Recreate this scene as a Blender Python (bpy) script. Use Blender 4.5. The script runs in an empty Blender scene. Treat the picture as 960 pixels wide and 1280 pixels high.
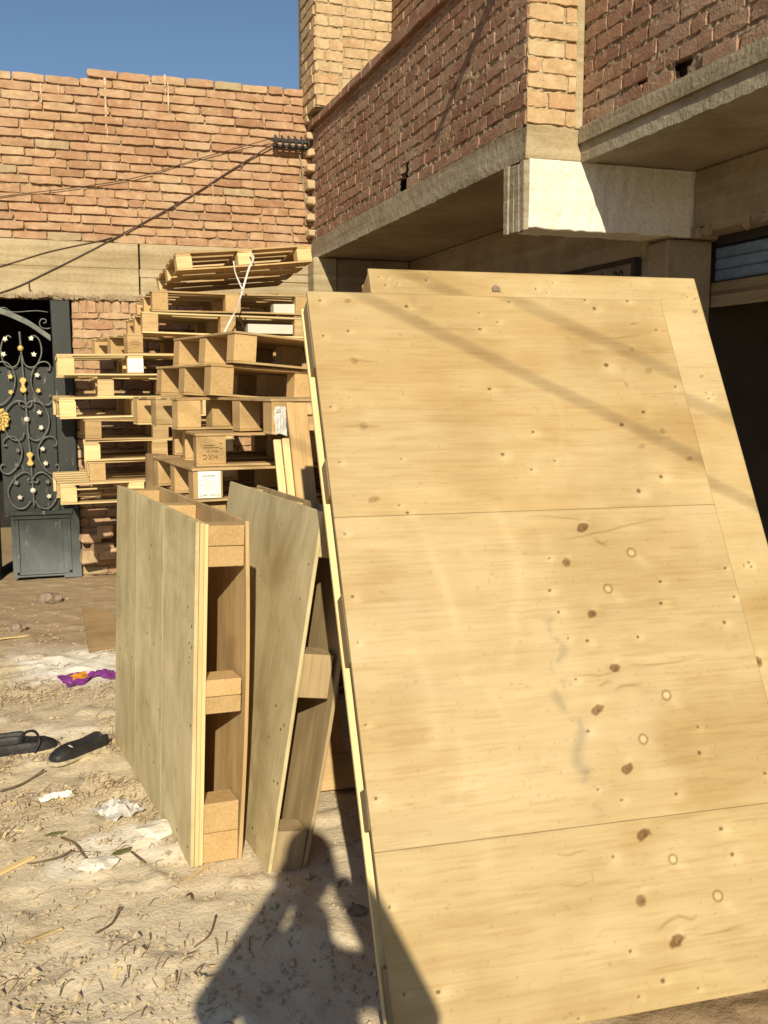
import bpy, bmesh, math, random
import numpy as np
from math import sin, cos, tan, pi, radians, sqrt, atan2
from mathutils import Vector, Matrix, Euler
random.seed(7)
rng = np.random.default_rng(11)
S = bpy.context.scene
COL = S.collection

# ------------------------------------------------------------------ camera
F, CH, YAW, PITCH = 1250.0, 1.5, radians(18.6), radians(7.11)
fw = Vector((sin(YAW)*cos(PITCH), cos(YAW)*cos(PITCH), -sin(PITCH)))
rt = Vector((cos(YAW), -sin(YAW), 0))
upv = rt.cross(fw)
CAM = Vector((0, 0, CH))
cd = bpy.data.cameras.new("camera")
cam = bpy.data.objects.new("camera", cd); COL.objects.link(cam)
cam.matrix_world = Matrix.Translation(CAM) @ Matrix((rt, upv, -fw)).transposed().to_4x4()
cd.sensor_fit = 'VERTICAL'; cd.sensor_height = 36.0; cd.lens = 36.0*F/1280.0
cd.clip_start = 0.02; cd.clip_end = 500
S.camera = cam
# ------------------------------------------------------------------ light
SUN_EL, SUN_AZ = radians(27.0), radians(13.6)
L = Vector((cos(SUN_EL)*sin(SUN_AZ), cos(SUN_EL)*cos(SUN_AZ), -sin(SUN_EL)))
w = bpy.data.worlds.new("World"); S.world = w; w.use_nodes = True
nt = w.node_tree; nt.nodes.clear()
sky = nt.nodes.new('ShaderNodeTexSky'); sky.sky_type = 'NISHITA'; sky.sun_disc = False
sky.sun_elevation = SUN_EL; sky.sun_rotation = pi + SUN_AZ
sky.air_density = 1.0; sky.dust_density = 0.5; sky.ozone_density = 3.2
bg = nt.nodes.new('ShaderNodeBackground'); bg.inputs['Strength'].default_value = 0.062
wo = nt.nodes.new('ShaderNodeOutputWorld')
nt.links.new(sky.outputs[0], bg.inputs[0]); nt.links.new(bg.outputs[0], wo.inputs[0])
sd = bpy.data.lights.new("sun", 'SUN'); sd.energy = 4.6; sd.angle = radians(0.53); sd.color = (1.0, 0.89, 0.675)
so = bpy.data.objects.new("sun", sd); COL.objects.link(so)
so.rotation_euler = L.to_track_quat('-Z', 'Y').to_euler(); so.location = (-3, -8, 8)
S.view_settings.view_transform = 'Standard'; S.view_settings.look = 'None'
S.view_settings.exposure = 0.42; S.view_settings.gamma = 1.0; S.view_settings.use_curve_mapping = False
S.cycles.max_bounces = 8; S.cycles.diffuse_bounces = 5

# ------------------------------------------------------------------ measuring helpers (photo pixel -> point on a known plane)
def ray(x, y): return fw + rt*((x-480)/F) + upv*((640-y)/F)
def gz(x, y, Z=0.0): d = ray(x, y); return CAM + d*((Z-CH)/d.z)
def gu(x, y, U): d = ray(x, y); return CAM + d*(U/d.x)
def gv(x, y, V): d = ray(x, y); return CAM + d*(V/d.y)

# ------------------------------------------------------------------ material helpers
MATS = {}
def newmat(name, rough=0.8, spec=0.3):
    m = bpy.data.materials.new(name); m.use_nodes = True
    t = m.node_tree; t.nodes.clear()
    o = t.nodes.new('ShaderNodeOutputMaterial'); b = t.nodes.new('ShaderNodeBsdfPrincipled')
    t.links.new(b.outputs[0], o.inputs[0])
    b.inputs['Roughness'].default_value = rough
    b.inputs['Specular IOR Level'].default_value = spec
    MATS[name] = m
    return m, t, b
def N(t, kind, **kw):
    n = t.nodes.new(kind)
    for k, v in kw.items():
        if k in n.inputs: n.inputs[k].default_value = v
        else: setattr(n, k, v)
    return n
def ramp(t, fac, stops):
    r = t.nodes.new('ShaderNodeValToRGB'); e = r.color_ramp.elements
    while len(e) < len(stops): e.new(0.5)
    for el, (p, c) in zip(e, stops):
        el.position = p; el.color = (*c, 1) if len(c) == 3 else c
    t.links.new(fac, r.inputs[0]); return r.outputs[0]
def attr(t, name): return N(t, 'ShaderNodeAttribute', attribute_name=name)
def noise(t, vec, scale, detail=4, rough=0.55, dist=0.0):
    n = N(t, 'ShaderNodeTexNoise', Scale=scale, Detail=detail, Roughness=rough, Distortion=dist)
    t.links.new(vec, n.inputs['Vector']); return n.outputs['Fac']
def vscale(t, vec, s):
    m = N(t, 'ShaderNodeVectorMath', operation='MULTIPLY'); m.inputs[1].default_value = s
    t.links.new(vec, m.inputs[0]); return m.outputs[0]
def mul(t, a, b, fac=1.0, mode='MULTIPLY'):
    m = N(t, 'ShaderNodeMix', data_type='RGBA', blend_type=mode); m.inputs[0].default_value = fac
    for s, v in ((6, a), (7, b)):
        if isinstance(v, tuple): m.inputs[s].default_value = (*v, 1)
        else: t.links.new(v, m.inputs[s])
    return m.outputs[2]
def mixf(t, fac, a, b):
    m = N(t, 'ShaderNodeMix', data_type='RGBA'); t.links.new(fac, m.inputs[0])
    for s, v in ((6, a), (7, b)):
        if isinstance(v, tuple): m.inputs[s].default_value = (*v, 1)
        else: t.links.new(v, m.inputs[s])
    return m.outputs[2]
def bump(t, b, h, strength, dist=0.01):
    n = N(t, 'ShaderNodeBump', Strength=strength, Distance=dist)
    t.links.new(h, n.inputs['Height']); t.links.new(n.outputs[0], b.inputs['Normal'])

def wood(name, c1, c2, dirt=(0.5, 0.46, 0.38), dirtamt=0.3, stretch=(1.3, 16, 30), rough=0.72, paint=False, bstr=0.25, shift=True, fine=0.55, scuff=0.4):
    m, t, b = newmat(name, rough, 0.25)
    g = attr(t, 'gco').outputs['Vector']
    n1 = noise(t, vscale(t, g, stretch), 1.0, 5, 0.6, 0.6)
    n2 = noise(t, vscale(t, g, (2.2, 4.5, 4.5)), 1.0, 3, 0.55, 0.8)
    n3 = noise(t, vscale(t, g, (6, 150, 150)), 1.0, 2)
    c = ramp(t, n1, [(0.3, c2), (0.52, tuple((p+q)/2 for p, q in zip(c1, c2))), (0.72, c1)])
    c = mul(t, c, ramp(t, n3, [(0.3, (0.78, 0.74, 0.68)), (0.55, (1, 1, 1))]), fine)
    c = mul(t, c, ramp(t, n2, [(0.35, dirt), (0.62, (1, 1, 1))]), dirtamt)
    n5 = noise(t, vscale(t, g, (9, 14, 14)), 1.0, 6, 0.75, 0.5)
    c = mul(t, c, ramp(t, n5, [(0.30, (0.62, 0.58, 0.52)), (0.40, (1, 1, 1))]), scuff)
    if scuff > .5:
        n6 = noise(t, vscale(t, g, (3.5, 70, 70)), 1.0, 3, 0.5, 0.2)
        c = mixf(t, ramp(t, n6, [(0.66, (0, 0, 0)), (0.74, (0.35, 0.35, 0.35))]), c, (0.66, 0.60, 0.45))
        n7 = noise(t, g, 2.6, 5, 0.7, 0.6)
        c = mul(t, c, ramp(t, n7, [(0.36, (0.66, 0.62, 0.52)), (0.55, (1, 1, 1))]), 0.7)
    tn = attr(t, 'tone')
    c = mul(t, c, tn.outputs['Color'], 1.0)
    if paint: c = mul(t, c, attr(t, 'paint').outputs['Color'], 1.0)
    elif shift:
        oi = N(t, 'ShaderNodeObjectInfo')
        c = mul(t, c, ramp(t, oi.outputs['Random'], [(0.0, (0.80, 0.76, 0.70)), (0.5, (0.95, 0.95, 0.95)), (1.0, (1.06, 1.0, 0.92))]), 1.0)
    t.links.new(c, b.inputs['Base Color'])
    bump(t, b, n1, bstr, 0.004)
    return m
wood('plywood', (0.470, 0.368, 0.21), (0.440, 0.332, 0.175), dirtamt=0.2, stretch=(0.9, 4, 20), paint=True, bstr=0.05, fine=0.28, scuff=0.16)
wood('pine', (0.64, 0.475, 0.25), (0.48, 0.32, 0.15), dirtamt=0.5)
wood('pale_pine', (0.76, 0.62, 0.34), (0.66, 0.50, 0.25), dirtamt=0.1)
wood('weathered_plywood', (0.65, 0.555, 0.34), (0.56, 0.465, 0.265), dirt=(0.66, 0.64, 0.56), dirtamt=0.6, stretch=(1.0, 6, 24), bstr=0.2, shift=False, scuff=0.75)
wood('grey_wood', (0.50, 0.40, 0.24), (0.31, 0.235, 0.13), dirtamt=0.5)
wood('laminated_wood', (0.56, 0.44, 0.26), (0.40, 0.29, 0.15), dirtamt=0.4, stretch=(1.0, 75, 75), bstr=0.5)
wood('old_board', (0.34, 0.24, 0.13), (0.18, 0.12, 0.06), dirtamt=0.5)

def chip(name, c1, c2):
    m, t, b = newmat(name, 0.85, 0.2)
    g = attr(t, 'gco').outputs['Vector']
    n = noise(t, vscale(t, g, (90, 160, 160)), 1.0, 3, 0.6)
    n2 = noise(t, g, 9.0, 3)
    c = ramp(t, n, [(0.3, c2), (0.7, c1)])
    c = mul(t, c, ramp(t, n2, [(0.3, (0.8, 0.76, 0.7)), (0.6, (1, 1, 1))]), 0.6)
    c = mul(t, c, attr(t, 'tone').outputs['Color'], 1.0)
    t.links.new(c, b.inputs['Base Color']); bump(t, b, n, 0.3, 0.003)
chip('chipboard', (0.56, 0.39, 0.19), (0.42, 0.275, 0.12))

def plain(name, c, rough=0.6, var=0.25, sc=12.0, metal=0.0, spec=0.3, bstr=0.0):
    m, t, b = newmat(name, rough, spec)
    tc = N(t, 'ShaderNodeTexCoord')
    n = noise(t, tc.outputs['Object'], sc, 4, 0.6)
    c2 = ramp(t, n, [(0.3, tuple(v*(1-var) for v in c)), (0.7, tuple(min(1, v*(1+var*0.6)) for v in c))])
    t.links.new(c2, b.inputs['Base Color']); b.inputs['Metallic'].default_value = metal
    if bstr: bump(t, b, n, bstr, 0.01)
    return m
plain('paper', (0.80, 0.79, 0.72), 0.6, 0.06, 20)
plain('ink', (0.12, 0.11, 0.10), 0.8, 0.2, 40)
plain('brown_ink', (0.24, 0.13, 0.06), 0.8, 0.25, 60)
plain('grey_ink', (0.42, 0.42, 0.40), 0.8, 0.2, 60)
plain('nail_steel', (0.12, 0.10, 0.08), 0.5, 0.3, 90, 0.6)
plain('strap_plastic', (0.60, 0.58, 0.54), 0.35, 0.08, 10)
plain('board_white', (0.52, 0.50, 0.43), 0.7, 0.05, 8)
plain('cable_rubber', (0.075, 0.042, 0.028), 0.6, 0.3, 20)
plain('iron_black', (0.05, 0.045, 0.04), 0.6, 0.4, 30, 0.3)
plain('gold_paint', (0.62, 0.43, 0.13), 0.38, 0.35, 40, 0.35, 0.5)
plain('silver_paint', (0.62, 0.58, 0.47), 0.42, 0.35, 50, 0.25, 0.5)
plain('scroll_iron', (0.135, 0.14, 0.125), 0.5, 0.4, 25, 0.3)
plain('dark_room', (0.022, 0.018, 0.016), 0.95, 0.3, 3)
plain('black_leather', (0.020, 0.019, 0.020), 0.55, 0.5, 22, 0, 0.35, 0.4)
plain('shoe_sole', (0.42, 0.36, 0.24), 0.85, 0.3, 30)
plain('purple_film', (0.22, 0.04, 0.26), 0.3, 0.4, 40, 0.1, 0.5)
plain('orange_film', (0.75, 0.32, 0.04), 0.3, 0.4, 40, 0.1, 0.5)
plain('white_plastic', (0.56, 0.54, 0.50), 0.4, 0.18, 14)
plain('soil_clod', (0.46, 0.37, 0.25), 0.95, 0.3, 30, 0, 0.1, 0.4)
plain('rock_grey', (0.26, 0.20, 0.145), 0.9, 0.35, 18, 0, 0.2, 0.5)
plain('straw', (0.46, 0.34, 0.17), 0.8, 0.4, 30)
plain('twig', (0.17, 0.115, 0.065), 0.85, 0.4, 30)
plain('leaf_dry', (0.15, 0.15, 0.055), 0.75, 0.4, 30)
plain('skin_tone', (0.36, 0.21, 0.13), 0.6, 0.1, 10)
plain('hair_black', (0.02, 0.017, 0.015), 0.6, 0.3, 30)
plain('shirt_cloth', (0.16, 0.19, 0.24), 0.9, 0.15, 14)
plain('trouser_cloth', (0.07, 0.07, 0.08), 0.9, 0.15, 14)
plain('phone_black', (0.02, 0.02, 0.022), 0.25, 0.1, 10)
plain('eye_white', (0.8, 0.78, 0.74), 0.3, 0.02, 10)

def concrete(name, c1, c2, stripes=0.0, stain=(0.62, 0.56, 0.45), rough=0.9):
    m, t, b = newmat(name, rough, 0.2)
    tc = N(t, 'ShaderNodeTexCoord').outputs['Object']
    n1 = noise(t, tc, 3.0, 6, 0.65, 0.3)
    n2 = noise(t, vscale(t, tc, (0.6, 0.6, 14)), 1.0, 4, 0.6, 0.3)
    n3 = noise(t, tc, 45, 3, 0.6)
    c = ramp(t, n1, [(0.3, c2), (0.68, c1)])
    c = mul(t, c, ramp(t, n2, [(0.38, stain), (0.6, (1, 1, 1))]), 0.35 + stripes)
    c = mul(t, c, ramp(t, n3, [(0.3, (0.72, 0.7, 0.66)), (0.55, (1, 1, 1))]), 0.5)
    t.links.new(c, b.inputs['Base Color'])
    h = N(t, 'ShaderNodeMath', operation='ADD'); t.links.new(n2, h.inputs[0]); t.links.new(n3, h.inputs[1])
    bump(t, b, h.outputs[0], 0.5, 0.012)
concrete('concrete', (0.42, 0.36, 0.265), (0.26, 0.22, 0.155), 0.3)
concrete('lintel_concrete', (0.47, 0.385, 0.245), (0.37, 0.30, 0.185), 0.3)
concrete('whitewash', (0.80, 0.76, 0.67), (0.68, 0.62, 0.52), 0.0, (0.8, 0.75, 0.66))
concrete('lime_drip', (0.62, 0.53, 0.40), (0.50, 0.41, 0.29), 0.0)
concrete('dirty_plaster', (0.42, 0.335, 0.23), (0.27, 0.205, 0.135), 0.15)
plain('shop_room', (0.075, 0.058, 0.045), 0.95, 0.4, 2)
concrete('mortar', (0.40, 0.315, 0.205), (0.28, 0.21, 0.135), 0.0)
concrete('wall_mortar', (0.42, 0.305, 0.19), (0.30, 0.21, 0.125), 0.0)
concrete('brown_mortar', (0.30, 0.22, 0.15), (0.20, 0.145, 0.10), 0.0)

def brickmat(name, stops, dust):
    m, t, b = newmat(name, 0.92, 0.15)
    tc = N(t, 'ShaderNodeTexCoord').outputs['Object']
    tn = attr(t, 'tone').outputs['Color']
    sep = N(t, 'ShaderNodeSeparateColor'); t.links.new(tn, sep.inputs[0])
    c = ramp(t, sep.outputs[0], stops)
    n1 = noise(t, tc, 16, 5, 0.65, 0.2); n2 = noise(t, tc, 90, 3, 0.6); n3 = noise(t, tc, 2.2, 4, 0.6)
    c = mul(t, c, ramp(t, n1, [(0.3, (0.68, 0.64, 0.6)), (0.62, (1.05, 1.03, 1.0))]), 0.8)
    c = mixf(t, ramp(t, n3, [(0.48, (0, 0, 0)), (0.75, (0.5, 0.5, 0.5))]), c, dust)
    c = mixf(t, ramp(t, n1, [(0.60, (0, 0, 0)), (0.70, (0.55, 0.55, 0.55))]), c, dust)
    t.links.new(c, b.inputs['Base Color'])
    h = N(t, 'ShaderNodeMath', operation='ADD'); t.links.new(n1, h.inputs[0]); t.links.new(n2, h.inputs[1])
    bump(t, b, h.outputs[0], 0.42, 0.010)
brickmat('brick_red', [(0.0, (0.325, 0.185, 0.105)), (0.3, (0.395, 0.235, 0.138)), (0.6, (0.43, 0.272, 0.162)), (0.92, (0.47, 0.32, 0.195)), (1.0, (0.37, 0.295, 0.18))], (0.52, 0.42, 0.28))
brickmat('brick_tan_lit', [(0.0, (0.40, 0.225, 0.125)), (0.4, (0.48, 0.33, 0.185)), (1.0, (0.52, 0.395, 0.24))], (0.55, 0.45, 0.29))  # paler brick for sun-facing piers, sunlight mixed into the colour
brickmat('brick_brown_dim', [(0.0, (0.22, 0.115, 0.075)), (0.4, (0.29, 0.165, 0.11)), (1.0, (0.35, 0.23, 0.155))], (0.40, 0.32, 0.23))  # darker brick for the side walls, grazing-light dimness mixed into the colour

def gatemat():
    m, t, b = newmat('gate_paint', 0.55, 0.4)
    tc = N(t, 'ShaderNodeTexCoord').outputs['Object']
    n1 = noise(t, vscale(t, tc, (5, 5, 2)), 1.0, 5, 0.65, 0.4); n2 = noise(t, vscale(t, tc, (30, 30, 6)), 1.0, 4, 0.6)
    sep = N(t, 'ShaderNodeSeparateXYZ'); t.links.new(tc, sep.inputs[0])
    c = ramp(t, n1, [(0.3, (0.012, 0.014, 0.012)), (0.6, (0.024, 0.028, 0.025)), (0.8, (0.06, 0.068, 0.064))])
    c = mixf(t, ramp(t, n2, [(0.62, (0, 0, 0)), (0.74, (0.6, 0.6, 0.6))]), c, (0.30, 0.29, 0.25))
    # settled dust and splashed mud near the ground
    a = N(t, 'ShaderNodeMath', operation='MULTIPLY_ADD'); a.inputs[1].default_value = 0.6
    t.links.new(n1, a.inputs[0]); t.links.new(sep.outputs[2], a.inputs[2])
    c = mixf(t, ramp(t, a.outputs[0], [(0.30, (0.9, 0.9, 0.9)), (0.48, (0.5, 0.5, 0.5)), (0.78, (0, 0, 0))]), c, (0.135, 0.155, 0.158))
    t.links.new(c, b.inputs['Base Color']); bump(t, b, n2, 0.15, 0.004)
gatemat()

def groundmat():
    m, t, b = newmat('dry_soil', 0.95, 0.1)
    tc = N(t, 'ShaderNodeTexCoord').outputs['Object']
    n1 = noise(t, tc, 1.1, 6, 0.65, 0.4); n2 = noise(t, tc, 7, 6, 0.7, 0.3); n3 = noise(t, tc, 60, 4, 0.65); n4 = noise(t, tc, 26, 3, 0.6, 0.8)
    c = ramp(t, n1, [(0.3, (0.54, 0.45, 0.315)), (0.55, (0.63, 0.535, 0.38)), (0.75, (0.70, 0.60, 0.44))])
    c = mul(t, c, ramp(t, n2, [(0.3, (0.70, 0.65, 0.58)), (0.55, (1.05, 1.04, 1.02))]), 0.85)
    c = mul(t, c, ramp(t, n3, [(0.32, (0.66, 0.6, 0.52)), (0.5, (1.03, 1.03, 1.03))]), 0.6)
    c = mul(t, c, ramp(t, n4, [(0.28, (0.6, 0.54, 0.46)), (0.40, (1, 1, 1))]), 0.5)
    p = attr(t, 'paint'); sp = N(t, 'ShaderNodeSeparateColor'); t.links.new(p.outputs['Color'], sp.inputs[0])
    c = mixf(t, sp.outputs[0], c, (0.88, 0.84, 0.75))       # spilt lime and ash
    c = mixf(t, sp.outputs[1], c, (0.31, 0.215, 0.12))     # damp brown earth by the gate, dark brown patch at the panel foot
    c = mixf(t, sp.outputs[2], c, (0.66, 0.56, 0.40))     # trodden grey dust
    t.links.new(c, b.inputs['Base Color'])
    h = N(t, 'ShaderNodeMath', operation='ADD'); t.links.new(n2, h.inputs[0]); t.links.new(n3, h.inputs[1])
    bump(t, b, h.outputs[0], 0.4, 0.015)
groundmat()

# ------------------------------------------------------------------ mesh builder
class MB:
    def __init__(s): s.v = []; s.f = []; s.g = []; s.t = []; s.m = []; s.cur = 0
    def add(s, verts, faces, tone=1.0, g=None):
        k = len(s.v); s.v += [tuple(v) for v in verts]
        s.f += [tuple(i+k for i in f) for f in faces]; s.m += [s.cur]*len(faces)
        s.g += [tuple(v) for v in (g if g is not None else verts)]
        s.t += [tone]*len(verts)
    def box(s, lo, hi, M=None, grain=0, tone=None, jit=0.0, warp=0.0):
        x0, y0, z0 = lo; x1, y1, z1 = hi
        if tone is None: tone = random.choice((1, 1, 1, .86))*random.uniform(0.82, 1.10)
        ax = [0, 1, 2]; ax.remove(grain); order = [grain] + ax
        off = (random.uniform(0, 20), random.uniform(0, 20), random.uniform(0, 20))
        n = 1 if not warp else 6
        d = [x1-x0, y1-y0, z1-z0]
        vs = []; fs = []
        ph = random.uniform(0, 6.3); am = warp*random.uniform(-1, 1); am2 = warp*random.uniform(-1, 1)
        for i in range(n+1):
            q = i/n
            for (a, c) in ((0, 0), (1, 0), (1, 1), (0, 1)):
                co = [0, 0, 0]; co[order[0]] = q; co[order[1]] = a; co[order[2]] = c
                p = [x0+co[0]*d[0], y0+co[1]*d[1], z0+co[2]*d[2]]
                if jit: p = [e+random.uniform(-jit, jit) for e in p]
                if warp:
                    p[order[2]] += am*sin(pi*q) + am2*sin(2*pi*q+ph)*0.4
                vs.append(p)
        for i in range(n):
            k = 4*i
            for e in range(4):
                fs.append((k+e, k+(e+1) % 4, k+4+(e+1) % 4, k+4+e))
        fs += [(3, 2, 1, 0), (4*n, 4*n+1, 4*n+2, 4*n+3)]
        g = [(p[order[0]]+off[0], p[order[1]]+off[1], p[order[2]]+off[2]) for p in vs]
        if M is not None: vs = [M @ Vector(p) for p in vs]
        s.add(vs, fs, tone, g)
    def tube(s, pts, r, n=8, tone=1.0, cap=True):
        pts = [Vector(p) for p in pts]; rs = r if isinstance(r, (list, tuple)) else [r]*len(pts)
        vs = []; fs = []
        prev = None
        for i, p in enumerate(pts):
            a = pts[max(i-1, 0)]; c = pts[min(i+1, len(pts)-1)]
            tdir = (c-a).normalized() if (c-a).length > 1e-9 else Vector((0, 0, 1))
            if prev is None:
                x = tdir.orthogonal().normalized()
            else:
                x = (prev - tdir*prev.dot(tdir))
                x = x.normalized() if x.length > 1e-6 else tdir.orthogonal().normalized()
            prev = x; y = tdir.cross(x)
            for j in range(n):
                an = 2*pi*j/n; vs.append(p + (x*cos(an)+y*sin(an))*rs[i])
        for i in range(len(pts)-1):
            for j in range(n):
                fs.append((i*n+j, i*n+(j+1) % n, (i+1)*n+(j+1) % n, (i+1)*n+j))
        if cap: fs += [tuple(range(n))[::-1], tuple(range((len(pts)-1)*n, len(pts)*n))]
        s.add(vs, fs, tone)
    def prism(s, poly, lo, hi, M, tone=1.0):
        """poly in local xy, extruded along local z."""
        n = len(poly)
        vs = [(x, y, lo) for x, y in poly] + [(x, y, hi) for x, y in poly]
        fs = [tuple(range(n))[::-1], tuple(range(n, 2*n))] + [(i, (i+1) % n, n+(i+1) % n, n+i) for i in range(n)]
        s.add([M @ Vector(p) for p in vs], fs, tone, vs)
    def build(s, name, mat, parent=None, smooth=False, bevel=0.0, fix=True):
        me = bpy.data.meshes.new(name)
        me.from_pydata(s.v, [], s.f)
        mats = mat if isinstance(mat, (list, tuple)) else [mat]
        for q in mats: me.materials.append(MATS[q])
        if len(mats) > 1: me.polygons.foreach_set('material_index', s.m)
        a = me.attributes.new('gco', 'FLOAT_VECTOR', 'POINT'); a.data.foreach_set('vector', np.array(s.g, dtype=np.float32).ravel())
        a = me.attributes.new('tone', 'FLOAT', 'POINT'); a.data.foreach_set('value', np.array(s.t, dtype=np.float32))
        if fix:
            bm = bmesh.new(); bm.from_mesh(me); bmesh.ops.recalc_face_normals(bm, faces=bm.faces); bm.to_mesh(me); bm.free()
        if smooth: me.polygons.foreach_set('use_smooth', [True]*len(me.polygons))
        me.update()
        o = bpy.data.objects.new(name, me); COL.objects.link(o)
        if parent is not None: o.parent = parent
        if bevel:
            md = o.modifiers.new('bevel', 'BEVEL'); md.width = bevel; md.segments = 1; md.limit_method = 'ANGLE'
        return o

def tag(o, label=None, cat=None, group=None, kind=None):
    if label: o['label'] = label
    if cat: o['category'] = cat
    if group: o['group'] = group
    if kind: o['kind'] = kind
    return o
def thing(name, label, cat, loc=(0, 0, 0), rot=(0, 0, 0), group=None):
    o = bpy.data.objects.new(name, None); COL.objects.link(o); o.empty_display_size = 0.1
    o.location = loc; o.rotation_euler = rot
    return tag(o, label, cat, group)
def gridmesh(name, P, mat, parent=None, paint=None, gco=None, thick=None, nrm=None, smooth=True):
    """P: (ny,nx,3) array -> sheet; thick>0 gives it a back and rims along -nrm."""
    ny, nx = P.shape[:2]
    V = P.reshape(-1, 3)
    idx = np.arange(ny*nx).reshape(ny, nx)
    q = np.stack([idx[:-1, :-1], idx[:-1, 1:], idx[1:, 1:], idx[1:, :-1]], -1).reshape(-1, 4)
    faces = q
    if thick:
        rim = np.concatenate([idx[0, :-1], idx[:-1, -1], idx[-1, :0:-1], idx[:0:-1, 0]])
        B = V[rim] - np.array(nrm)*thick
        k = len(V); n = len(rim); V = np.concatenate([V, B])
        j = np.arange(n); faces = np.concatenate([q, np.stack([rim, k+j, k+(j+1) % n, rim[(j+1) % n]], -1)])
    me = bpy.data.meshes.new(name)
    fl = [tuple(f) for f in faces.tolist()]
    if thick: fl.append(tuple(range(k, k+n))[::-1])
    me.from_pydata(V.tolist(), [], fl)
    me.materials.append(MATS[mat])
    nv = len(V)
    if gco is not None:
        G = gco.reshape(-1, 3)
        if thick: G = np.concatenate([G, G[rim] + np.array([0, 0, thick])])
        a = me.attributes.new('gco', 'FLOAT_VECTOR', 'POINT'); a.data.foreach_set('vector', G.astype(np.float32).ravel())
    a = me.attributes.new('tone', 'FLOAT', 'POINT'); a.data.foreach_set('value', np.ones(nv, dtype=np.float32))
    if paint is not None:
        c = np.ones((nv, 4), dtype=np.float32); c[:ny*nx, :3] = paint.reshape(-1, 3)
        a = me.attributes.new('paint', 'FLOAT_COLOR', 'POINT'); a.data.foreach_set('color', c.ravel())
    if smooth:
        sm = [True]*len(q) + [False]*(len(fl)-len(q)); me.polygons.foreach_set('use_smooth', sm)
    me.update()
    o = bpy.data.objects.new(name, me); COL.objects.link(o)
    if parent is not None: o.parent = parent
    return o
def vnoise(X, Y, scale, seed, octaves=4):
    """numpy value-noise fbm in 0..1"""
    out = np.zeros_like(X, dtype=float); amp = 1.0; tot = 0
    for o in range(octaves):
        r = np.random.default_rng(seed+o*17).random((64, 64))
        x = X*scale; y = Y*scale
        xi = np.floor(x).astype(int); yi = np.floor(y).astype(int); fx = x-xi; fy = y-yi
        fx = fx*fx*(3-2*fx); fy = fy*fy*(3-2*fy)
        g = lambda a, b: r[a % 64, b % 64]
        v = (g(xi, yi)*(1-fx)+g(xi+1, yi)*fx)*(1-fy)+(g(xi, yi+1)*(1-fx)+g(xi+1, yi+1)*fx)*fy
        out += v*amp; tot += amp; amp *= 0.5; scale *= 2.03
    return out/tot
def smooth01(x, a, b):
    t = np.clip((x-a)/(b-a), 0, 1); return t*t*(3-2*t)

# ------------------------------------------------------------------ ground
def axis_pts(lo, hi, fine_lo, fine_hi, step):
    a = list(np.arange(fine_lo, fine_hi+1e-6, step)); s = step; x = fine_lo
    left = []
    while x > lo: s *= 1.5; x -= s; left.append(x)
    right = []; s = step; x = a[-1]
    while x < hi: s *= 1.5; x += s; right.append(x)
    return np.array(left[::-1]+a+right)
xs = axis_pts(-120, 120, -1.1, 1.6, 0.016); ys = axis_pts(-120, 120, 1.6, 8.3, 0.02)
GX, GY = np.meshgrid(xs, ys)
def ground_h(X, Y):
    h = (vnoise(X, Y, 0.9, 3, 3)-0.5)*0.03 + (vnoise(X, Y, 6, 8, 4)-0.5)*0.028 + (vnoise(X, Y, 15, 21, 2)-0.5)*0.010
    h = h + smooth01(vnoise(X, Y, 8, 51, 3), .56, .74)*.016 - smooth01(vnoise(X, Y, 5, 57, 2), .62, .78)*.012
    near = np.exp(-((X-0.4)**2+(Y-3)**2)/40)
    return h*near*0.8 - 0.006
GZ = ground_h(GX, GY)
def blob(cx, cy, rx, ry, seed, soft=0.35):
    d = np.sqrt(((GX-cx)/rx)**2+((GY-cy)/ry)**2) + (vnoise(GX, GY, 7, seed, 4)-0.5)*1.0
    return 1-smooth01(d, 1-soft, 1+soft)
ash = np.zeros_like(GX)
for (px, py, rx, ry, s, k) in ((170, 1052, .19, .15, 31, 1.0), (115, 1078, .12, .09, 32, 1.0), (90, 832, .30, .34, 33, .95), (55, 815, .2, .2, 34, .5), (150, 1005, .06, .08, 35, .6), (60, 915, .2, .12, 36, .25), (215, 990, .06, .06, 37, .7)):
    p = gz(px, py); ash = np.maximum(ash, k*blob(p.x, p.y, rx, ry, s))
ash *= 0.72+0.28*smooth01(vnoise(GX, GY, 18, 71, 3), 0.3, 0.62)
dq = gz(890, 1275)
brown_soil = smooth01(GY+(vnoise(GX, GY, 1.5, 5, 3)-0.5)*1.6, 5.6, 6.8)*0.75
brown_soil = np.maximum(brown_soil, .95*blob(dq.x, dq.y+.05, .75, .20, 44))  # darker brown patch along the foot of the big panel
dust = (1-smooth01(np.sqrt(((GX-.55)/.75)**2+((GY-2.6)/.85)**2)+(vnoise(GX, GY, 2.5, 55, 3)-.5)*.8, .7, 1.2))*0.7
GZ = GZ + ash*0.006
ground = gridmesh('ground', np.stack([GX, GY, GZ], -1), 'dry_soil', paint=np.stack([ash, brown_soil, dust], -1))
tag(ground, 'dusty trodden yard soil with lime patches', None, None, 'structure')
def gh(x, y): return float(ground_h(np.array([x]), np.array([y]))[0])

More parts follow.
